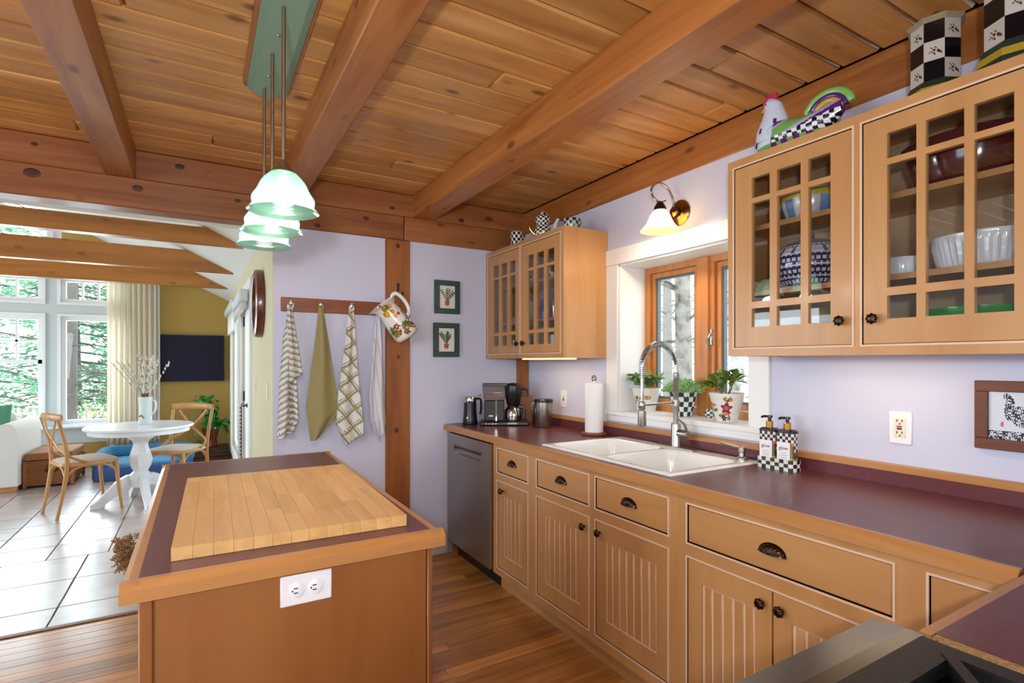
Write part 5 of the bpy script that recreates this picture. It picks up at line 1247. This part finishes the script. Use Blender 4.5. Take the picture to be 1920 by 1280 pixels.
bd = thing('dog_bed', 'blue bolster dog bed on the tile floor', 'dog bed', (-.56, 7.84, 0))
BL, BL2 = mat('teal_blue_fabric', '2f6f97', .85, 0, .15, 40, .15), mat('navy_fabric', '2c4a78', .85, 0, .15, 60, .1)
loft(MB(), [[(p[0]*s, p[1]*s, z) for p in rrect(.98, .74, .16, 8)] for s, z in ((.97, 0), (1, .02), (1, .13), (.96, .15), (.5, .16))]).build('cushion_base', BL2, bd)
loft(MB(), [[(p[0]*s, p[1]*s, z) for p in rrect(.78, .54, .14, 8)] for s, z in ((1, .14), (.97, .175), (.8, .195), (.3, .20))]).build('inner_cushion', mat('sky_blue_fabric', '4d8fb8', .85, 0, .15, 40, .15), bd)
MB().tube(smooth_path([(-.42, -.26, .20), (-.43, 0, .22), (-.40, .26, .235), (-.15, .30, .24), (.15, .30, .24), (.40, .26, .235), (.43, 0, .22), (.42, -.26, .20)], 8), [.06]+[.082]*55+[.06], 14).build('bolster', BL, bd)
WK = mat('wicker', '9c6438', .8, 0, .45, 90, .9, aniso=(1, 1, 2.5))
tk = thing('wicker_trunk', 'low brown wicker trunk with dark oval clasp beside the sofa', 'trunk', (-1.40, 7.80, 0))
MB().cbox(-.20, -.31, .02, .20, .31, .285, .012).build('body', WK, tk); MB().cbox(-.207, -.317, .292, .207, .317, .372, .014).build('lid', WK, tk)
for sx in (-1, 1):
    for sy in (-1, 1): MB().cbox(sx*.20-.016, sy*.31-.016, 0, sx*.20+.016, sy*.31+.016, .285, .008).build('corner_post', WK, tk)
for k in range(11): MB().tube([(-.202, -.3175, .04+.024*k), (.202, -.3175, .04+.024*k)], .005, 6).build('weave_band', WK, tk)
b = MB().lathe([(.0001, .006), (.045, .005), (.052, 0)], 24); b.xf(Matrix.Translation((.02, -.322, .20)) @ Matrix.Rotation(PI/2, 4, 'X') @ Matrix.Diagonal((1.1, .85, 1, 1))); b.build('clasp', M['bronze'], tk)
# sofa
SOF = mat('cream_boucle', 'd8d4cc', .95, 0, .06, 150, .25)
sf = thing('sofa', 'cream sofa with rounded arm at the left edge', 'sofa', (-2.345, 7.85, 0))
arm = [(-.09, .06), (.09, .06), (.09, .60), (.078, .655), (.045, .70), (0, .712), (-.045, .70), (-.078, .655), (-.09, .60)]
for x in (.63, -.63): MB().prism([(x+p[0], p[1]) for p in arm], 1, -.50, .45).build('arm', SOF, sf)
MB().cbox(-.538, -.46, .06, .538, .40, .30, .03).build('seat_base', SOF, sf); MB().cbox(-.535, -.47, .30, .535, .22, .46, .05).build('seat_cushion', SOF, sf); MB().cbox(-.535, .22, .30, .535, .44, .80, .07).build('back_cushion', SOF, sf)
for sx in (-1, 1):
    for sy in (-1, 1): MB().cbox(sx*.62-.09, sy*.38-.03-.07, 0, sx*.62+.09, sy*.38+.03-.07, .06, .005).build('foot', WCH, sf)
cu = thing('throw_pillow', 'green throw pillow leaning on the sofa arm', 'pillow', (-2.02, 7.90, .475), rz=-.12)
b = MB(); 
for sgn in (1, -1): b.grid(lambda u, v: ((u-.5)*.40, sgn*.075*(math.sin(PI*u)*math.sin(PI*v))**.5, .21+(v-.5)*.40*(1-.06*math.sin(PI*u))), 16, 16, flip=sgn < 0)
b.xf(Matrix.Rotation(-.25, 4, 'X')); b.build('cover', mat('green_fabric', '4f8a6a', .85, 0, .12, 60, .15), cu)
# TV
tv = thing('television', 'dark flat screen on the olive wall', 'television', (-.125, 8.738, 1.40), rz=.0)
MB().cbox(-.435, -.02, -.325, .435, .02, .325, .004).build('casing', M['black'], tv); MB().box(-.428, -.0212, -.318, .428, -.0195, .318).build('screen', mat('dark_screen', '14142c', .55, spec=.25), tv); MB().cbox(-.12, .02, -.10, .12, .060, .10, .004).build('bracket', M['black'], tv)
# curtain
ct = thing('curtain', 'cream pleated curtain beside the tall windows', 'curtain', (-.755, 8.62, .25))
def pleat(x0, x1, z0, z1, n, amp, Yc, nm, m, fl=1):
    def f(u, v):
        k = .65+.35*(1-v); return (x0+(x1-x0)*u+.006*math.sin(u*n*4*PI+v*3), Yc+amp*k*math.sin(u*n*2*PI)+.012*math.sin(v*5+u*9), z0+(z1-z0)*v)
    b = MB(); b.grid(f, n*10, 24); o = b.build(nm, m, ct, world=True, ang=3); md = o.modifiers.new('thick', 'SOLIDIFY'); md.thickness = .004
def cloth_mat(name, col, tr):
    m, N, L, b_ = new_mat(name); b_.inputs['Base Color'].default_value = (*lin(col), 1); b_.inputs['Roughness'].default_value = .9
    t_ = N.new('ShaderNodeBsdfTranslucent'); t_.inputs[0].default_value = (*lin(col), 1); mx = N.new('ShaderNodeMixShader'); mx.inputs[0].default_value = tr
    L.new(b_.outputs[0], mx.inputs[1]); L.new(t_.outputs[0], mx.inputs[2]); L.new(mx.outputs[0], N['Material Output'].inputs['Surface']); return m
pleat(-1.035, -.50, .27, 2.46, 9, .030, 8.62, 'drape', cloth_mat('cream_drape', 'f6f0e2', .55))
pleat(-.52, -.465, .27, 2.45, 1, .02, 8.66, 'lining', cloth_mat('white_lining', 'f0f0ee', .3))
rod = thing('curtain_rod', 'thin white curtain rod above the tall windows', 'curtain rod', (-.75, 8.62, 2.47)); MB().tube([(-1.9, 8.62, 2.478), (-.42, 8.62, 2.478)], .011, 10).build('rod', M['white'], rod, world=True)
for x in (-1.88, -.44): MB().cbox(x-.01, 8.62, 2.465, x+.01, 8.785, 2.49, .002).build('bracket', M['white'], rod, world=True)
# plant on crate
cr2 = thing('low_crate', 'low dark wooden crate under the leafy plant', 'crate', (.13, 8.47, 0))
DKW = wood('dark_crate', '3a2014', '522e1e', '623a26', 'X', .5, 1.5, .1)
for k in range(3): MB().cbox(-.22, -.18, .012+.052*k, .22, -.165, .058+.052*k, .003).build('slat', DKW, cr2); MB().cbox(-.22, .165, .012+.052*k, .22, .18, .058+.052*k, .003).build('slat', DKW, cr2)
MB().box(-.22, -.165, .01, -.205, .165, .165).build('side', DKW, cr2); MB().box(.205, -.165, .01, .22, .165, .165).build('side', DKW, cr2); MB().cbox(-.225, -.185, .165, .225, .185, .182, .003).build('lid', DKW, cr2); MB().box(-.2, -.16, 0, .2, .16, .012).build('bottom', DKW, cr2)
pp = thing('potted_pothos', 'leafy green pothos in a red glazed pot by the olive wall', 'potted plant', (.13, 8.46, .1825))
MB().lathe([(.10, 0), (.105, .01), (.085, .04), (.075, .10), (.095, .16), (.115, .23), (.120, .25), (.108, .25), (.09, .16), (.07, .1), (.0001, .08)], 36).build('pot', mat('red_glaze', '7e2416', .2, 0, .2, 15, coat=.4), pp)
random.seed(31)
for k in range(14):
    a = 2*PI*k/14+random.random()*.4; q = random.uniform(.12, .26); z1 = random.choice([.62, .55, .45, .32, .16, .05]); e = Vector((q*math.cos(a), q*.6*math.sin(a)-.03, z1))
    P_ = smooth_path([(0, 0, .22), (q*.4*math.cos(a), q*.3*math.sin(a), max(z1, .32)+.05), e], 5); MB().tube(P_, .003, 5).build('vine', mat('vine_green', '3f7a2e', .6), pp)
    for j in range(7):
        c = P_[min(len(P_)-1, 2+j+random.randint(0, 1))]; s = random.uniform(.65, 1.1); place(LEAF['p'], 'leaf', pp, Vector(c)+Vector((random.uniform(-.05, .05), random.uniform(-.06, .02), random.uniform(-.03, .05))), (random.uniform(-.6, .6), random.uniform(-.2, .8), random.uniform(0, 2*PI)), (s,)*3)
# yellow wall things
mr_ = thing('round_mirror', 'round mirror in a deep dark red wood frame on the yellow wall', 'mirror', (.379, 4.13, 1.76))
b = MB().lathe([(.178, .0), (.235, 0), (.238, .02), (.232, .048), (.205, .056), (.182, .050), (.178, .030)], 64, cap0=False, cap1=False); b.xf(Matrix.Rotation(-PI/2, 4, 'Y')); b.build('frame', wood('mahogany', '3c160e', '5a2418', '6b3020', 'Y', .3, 2, .02, 0, .4), mr_)
b = MB().lathe([(.0001, .022), (.184, .022), (.184, .030), (.0001, .030)], 64); b.xf(Matrix.Rotation(-PI/2, 4, 'Y')); b.build('glass', mat('mirror_glass', 'cfd6d6', .03, 1.0), mr_)
for y, lab in ((4.62, 'cream switch plate on the yellow wall beyond the mirror'), (3.78, 'cream switch plate on the yellow wall nearest the towels')):
    t = thing('wall_switch', lab, 'light switch', (.380, y, 1.16), rz=RZ_X); MB().cbox(-.036, -.006, -.058, .036, 0, .058, .002).build('plate', M['plastic_i'], t); MB().cbox(-.005, -.014, -.006, .005, -.006, .012, .001).build('toggle', M['plastic_i'], t)
t = outlet('white outlet plate low on the olive wall behind the trunk', (-1.0, 8.799, .20), 0)
rl = thing('roller_shade', 'white roller shade over the tall window in the yellow wall', 'window shade', (.33, 7.18, 1.90))
MB().cbox(.285, 6.36, 1.93, .352, 8.0, 2.02, .012).build('cassette', M['white_d'], rl, world=True); MB().box(.32, 6.42, 1.70, .324, 7.95, 1.94).build('fabric', cloth_mat('shade_fabric', 'eeeeea', .5), rl, world=True); MB().cbox(.316, 6.42, 1.69, .328, 7.95, 1.705, .003).build('bottom_bar', M['white'], rl, world=True)
rl = thing('roller_shade', 'white roller shade folded up at the top of the glass door', 'window shade', (.33, 5.59, 1.84))
MB().cbox(.285, 5.0, 1.86, .358, 6.20, 1.965, .015).build('cassette', M['white_d'], rl, world=True); MB().cbox(.300, 5.02, 1.80, .345, 6.18, 1.86, .012).build('folded_fabric', cloth_mat('shade_fabric2', 'e6e6e2', .4), rl, world=True)
bs_ = thing('bell_strap', 'dotted dog bell strap hanging from the glass door handle', 'strap', (.345, 5.70, .40))
b = MB().box(-.003, -.022, 0, .003, .022, .545); b.build('strap', mat('navy_strap', '1a1c38', .8), bs_)
for k in range(14): MB().sphere((-.006, 0, .03+.037*k), .010, 10, 6).build('bell', mat('strap_red', 'a8303a', .5) if k % 2 else mat('strap_blue', '5a7ab8', .5), bs_)
MB().tube([(.0, 0, .545), (.017, 0, .565), (.017, -.002, .53)], .004, 6).build('loop', M['plug'], bs_)
# ================================================================ dog standing behind the island (only its curly tail shows)
dg = thing('dog', 'brown curly dog standing behind the island, only its tail showing', 'dog', (.13, 2.98, 0))
sk_v = [((-.24, 0, .44), .10), ((-.10, 0, .43), .115), ((.08, 0, .42), .125), ((.20, 0, .44), .125), ((.28, 0, .50), .085), ((.34, 0, .57), .075), ((.40, 0, .60), .072), ((.48, 0, .58), .045), ((.54, 0, .57), .035), ((-.33, 0, .47), .035), ((-.40, 0, .50), .022)]
sk_e = [(0,1),(1,2),(2,3),(3,4),(4,5),(5,6),(6,7),(7,8),(0,9),(9,10)]
for s in (-1, 1):
    n = len(sk_v); sk_v += [((.20, s*.085, .30), .05), ((.205, s*.085, .17), .034), ((.19, s*.085, .05), .03), ((.215, s*.085, .022), .032)]; sk_e += [(3, n), (n, n+1), (n+1, n+2), (n+2, n+3)]
    n = len(sk_v); sk_v += [((-.20, s*.085, .30), .065), ((-.235, s*.085, .19), .04), ((-.255, s*.085, .15), .032), ((-.235, s*.085, .04), .028), ((-.205, s*.085, .022), .032)]; sk_e += [(0, n), (n, n+1), (n+1, n+2), (n+2, n+3), (n+3, n+4)]
me = bpy.data.meshes.new('body'); me.from_pydata([v[0] for v in sk_v], sk_e, []); ob = bpy.data.objects.new('body', me); COL.objects.link(ob); ob.parent = dg
md = ob.modifiers.new('skin', 'SKIN'); me.skin_vertices[0].data[0].use_root = True
for i, v in enumerate(sk_v): me.skin_vertices[0].data[i].radius = (v[1], v[1])
ob.modifiers.new('sub', 'SUBSURF').levels = 2; ob.modifiers['sub'].render_levels = 2
FUR = mat('curly_brown_fur', '96724a', .9, 0, .4, 60, .6); me.materials.append(FUR)
b = MB(); random.seed(2)
gs = lambda q: max(-1.6*q, min(1.6*q, random.gauss(0, q)))
for k in range(240):
    c = Vector((-.412+gs(.022), gs(.025), .485+gs(.034))); d = (c-Vector((-.38, 0, .50))); d = (d.normalized() if d.length > .001 else Vector((0,0,1)))+Vector((0,0,.1)); n_ = d.orthogonal().normalized(); m_ = d.normalized().cross(n_); L_ = random.uniform(.018, .034); r = .005
    b.tube([c+d.normalized()*L_*q/9+(n_*math.cos(q*1.5+k)+m_*math.sin(q*1.5+k))*r for q in range(10)], [.0022]*9+[.0006], 4)
o = b.build('tail_fur', mat('golden_fur', 'a07c52', .85), dg); o['kind'] = 'stuff'
for s in (-1, 1): MB().sphere((.40, s*.07, .575), .045, 12, 8, sc=(.7, .35, 1.3)).build('ear', FUR, dg); MB().sphere((.462, s*.032, .612), .009, 10, 6).build('eye', M['black'], dg)
MB().sphere((.572, 0, .577), .016, 10, 8).build('nose', M['black'], dg)
# ================================================================ outdoors
gd = struct(MB().box(-60, -40, -.62, 60, 70, -.5).build('ground', mat('leaf_litter', 'd2c8b4', .95, 0, .35, 1.5)), 'leaf covered ground outdoors')
BARK, BIRCH = mat('grey_bark', '66635f', .9, 0, .35, 14, .6, aniso=(1, 1, .25)), None
def birch_mat():
    m, N, L, b_ = new_mat('mossy_pale_bark'); g = N.new('ShaderNodeNewGeometry'); n1 = N.new('ShaderNodeTexNoise'); n1.inputs['Scale'].default_value = 4.0; n1.inputs['Detail'].default_value = 6; L.new(g.outputs['Position'], n1.inputs['Vector'])
    cr = N.new('ShaderNodeValToRGB'); e = cr.color_ramp.elements; e[0].position = .36; e[0].color = (*lin('3f3b36'), 1); e[1].position = .5; e[1].color = (*lin('86827a'), 1); x = cr.color_ramp.elements.new(.62); x.color = (*lin('9a968e'), 1); x = cr.color_ramp.elements.new(.68); x.color = (*lin('7c7e26'), 1)
    L.new(n1.outputs['Fac'], cr.inputs['Fac']); L.new(cr.outputs['Color'], b_.inputs['Base Color']); b_.inputs['Roughness'].default_value = .9; return m
BIRCH = birch_mat()
NEED = mat('needle_green', '7fb890', .8, 0, .3, 3); NEED2 = mat('spruce_green', '8cc492', .8, 0, .3, 3); BEECH = mat('pale_beech_leaves', 'ece2c4', .8, 0, .25, 4)
def conifer(seed, H=9.0, R=2.2, z0=.6):
    random.seed(seed); tr = MB().tube([(0, 0, 0), (.03, .02, H*.4), (0, 0, H)], [.15, .10, .02], 8); fo = MB(); br = tr
    z = z0
    while z < H:
        rr_ = R*(1-z/H)**.8+.15; nb = 6
        for k in range(nb):
            a = random.random()*2*PI; L_ = rr_*random.uniform(.7, 1.1); dz = -.22*L_; d = Vector((math.cos(a), math.sin(a), 0)); p1 = Vector((0, 0, z))+d*L_+Vector((0, 0, dz)); br.tube([(0, 0, z), tuple(Vector((0,0,z)).lerp(p1, .5)+Vector((0,0,.08))), tuple(p1)], [.025, .015, .005], 4)
            n = int(20*L_)
            for q in range(n):
                t = random.uniform(.25, 1.02); c = Vector((0, 0, z)).lerp(p1, t)+Vector((random.gauss(0, .07), random.gauss(0, .07), random.gauss(-.03, .05))); e = (d+Vector((random.gauss(0, .7), random.gauss(0, .7), random.gauss(-.2, .3)))).normalized()*random.uniform(.10, .20); w = e.orthogonal().normalized()*.022
                fo.add([c-w, c+e*.5-w*1.5, c+e, c+e*.5+w*1.5], [(0,1,2,3)])
        z += .24
    return tr.mesh('trunk', BARK), fo
def bare(seed, H=8.0, r=.09, m=None, lean=.2):
    random.seed(seed); b = MB(); x = random.uniform(-lean, lean); b.tube([(0, 0, 0), (x*.4, .05, H*.4), (x, -.05, H*.75), (x*1.2, 0, H)], [r, r*.8, r*.5, r*.15], 9)
    for k in range(44):
        z = random.uniform(.12, .95)*H; a = random.random()*2*PI; L_ = random.uniform(.4, 1.5); d = Vector((math.cos(a), math.sin(a), random.uniform(-.1, .5))); p = Vector((x*z/H, 0, z)); q = p+d*L_*.5+Vector((0, 0, .05)); e = p+d*L_
        b.tube([p, q, e], [r*.22, r*.12, .004], 4)
        for j in range(3):
            s = p.lerp(e, random.uniform(.3, .9)); g = (d+Vector((random.gauss(0, .8), random.gauss(0, .8), random.gauss(.2, .5)))).normalized()*random.uniform(.2, .6); b.tube([s, s+g], [.006, .002], 3)
    return b
ctr, cfo = conifer(1); cfm = [cfo.mesh('needles', NEED, smooth=False)]; ctr2, cfo2 = conifer(2, 8, 1.8, .4); cfm2 = cfo2.mesh('needles', NEED2, smooth=False)
def tree(name, label, trunk, leaves, loc, rz, s, group):
    t = thing(name, label, 'tree', loc, rz, group); t.scale = (s, s, s); place(trunk, 'trunk', t)
    if leaves: o = place(leaves, 'needles', t); o['kind'] = 'stuff'
    return t
G1 = 'conifers beyond the dining windows'
for k, (x, y, s, wh, lab) in enumerate(((-4.1, 14.2, 1.0, 0, 'dark green conifer close to the left dining window'), (-6.2, 16.5, 1.15, 1, 'bushy green conifer seen low through the left dining window'), (-3.3, 21.0, 1.2, 0, 'conifer standing far back between the two dining windows'), (-1.0, 19.5, 1.0, 1, 'lighter green conifer behind the cream curtain'), (-7.5, 22, 1.4, 0, 'tall conifer at the far left of the woods'), (-2.0, 26, 1.5, 1, 'most distant conifer beyond the right dining window'))):
    tree('conifer_tree', lab, ctr if wh == 0 else ctr2, cfm[0] if wh == 0 else cfm2, (x, y, -.5), k*1.3, s, G1)
b1 = bare(5, 9, .10).mesh('trunk', BARK); b2 = bare(6, 8, .05).mesh('trunk', BARK); b3 = bare(8, 10, .13).mesh('trunk', BIRCH); b4 = bare(9, 9, .06).mesh('trunk', mat('pale_bark', '8a8680', .9, 0, .2, 10))
for k, (x, y, m_, s, lab) in enumerate(((-2.05, 12.6, b1, 1, 'bare grey tree trunk seen through the right dining window'), (-2.45, 15.2, b2, 1, 'thin bare tree left of the grey trunk'), (-1.75, 16.2, b2, 1.1, 'thin bare tree right of the grey trunk'), (-3.0, 17.5, b2, 1.0, 'slender bare tree behind the mullion of the dining windows'), (-4.9, 18.5, b1, .9, 'bare tree among the conifers on the left'))):
    tree('bare_tree', lab, m_, None, (x, y, -.5), k*2.1, s, 'bare trees beyond the dining windows')
for k, (x, y, m_, s, lab) in enumerate(((6.0, 5.32, b3, 1, 'pale mossy trunk seen through the left sash of the sink window'), (7.2, 6.75, b4, 1.1, 'slim pale tree left of the mossy trunk'), (9.0, 7.3, b4, 1.3, 'pale tree behind the mossy trunk'), (7.8, 5.35, b4, 1.0, 'slim pale tree seen through the right sash of the sink window'), (11, 8.2, b3, 1.1, 'distant pale trunk at the right of the sink window'), (10.5, 10.0, b4, 1.2, 'distant slim tree at the left of the sink window'), (13, 9.6, b4, 1.5, 'farthest slim tree beyond the sink window'))):
    tree('woodland_tree', lab, m_, None, (x, y, -.5), k*1.7, s, 'pale trees beyond the sink window')
def shrub(seed):
    random.seed(seed); b = MB()
    for k in range(1500):
        a = random.random()*2*PI; q = math.sqrt(random.random())*.9; z = random.uniform(.05, 1.3)*(1-q*.5); c = Vector((q*math.cos(a), q*math.sin(a), z)); e = Vector((random.gauss(0,1), random.gauss(0,1), random.gauss(0,.6))).normalized()*.09; w = e.orthogonal().normalized()*.03
        b.add([c-w*.3, c+e*.5-w, c+e, c+e*.5+w], [(0,1,2,3)])
    s = MB()
    for k in range(24): a = random.random()*2*PI; q = random.uniform(.2, .85); s.tube([(0, 0, 0), (q*.5*math.cos(a), q*.5*math.sin(a), .5), (q*math.cos(a), q*math.sin(a), 1.2*(1-q*.4))], [.012, .008, .003], 4)
    return s.mesh('stems', BARK), b.mesh('leaves', BEECH, smooth=False)
ss, sl = shrub(4)
for k, (x, y, s, lab) in enumerate(((-3.6, 11.6, .9, 'pale beech shrub low outside the left dining window'), (-2.9, 13.0, 1.0, 'pale beech shrub behind the window mullion'), (-4.4, 12.6, 1.1, 'pale beech shrub at the left frame edge'), (-1.9, 13.6, .9, 'pale beech shrub at the foot of the grey trunk'), (-1.2, 12.4, .8, 'pale beech shrub beside the curtain'))):
    t = thing('beech_shrub', lab, 'shrub', (x, y, -.5), k*1.1, 'beech shrubs outside the dining windows'); t.scale = (s,)*3; place(ss, 'stems', t); o = place(sl, 'leaves', t); o['kind'] = 'stuff'
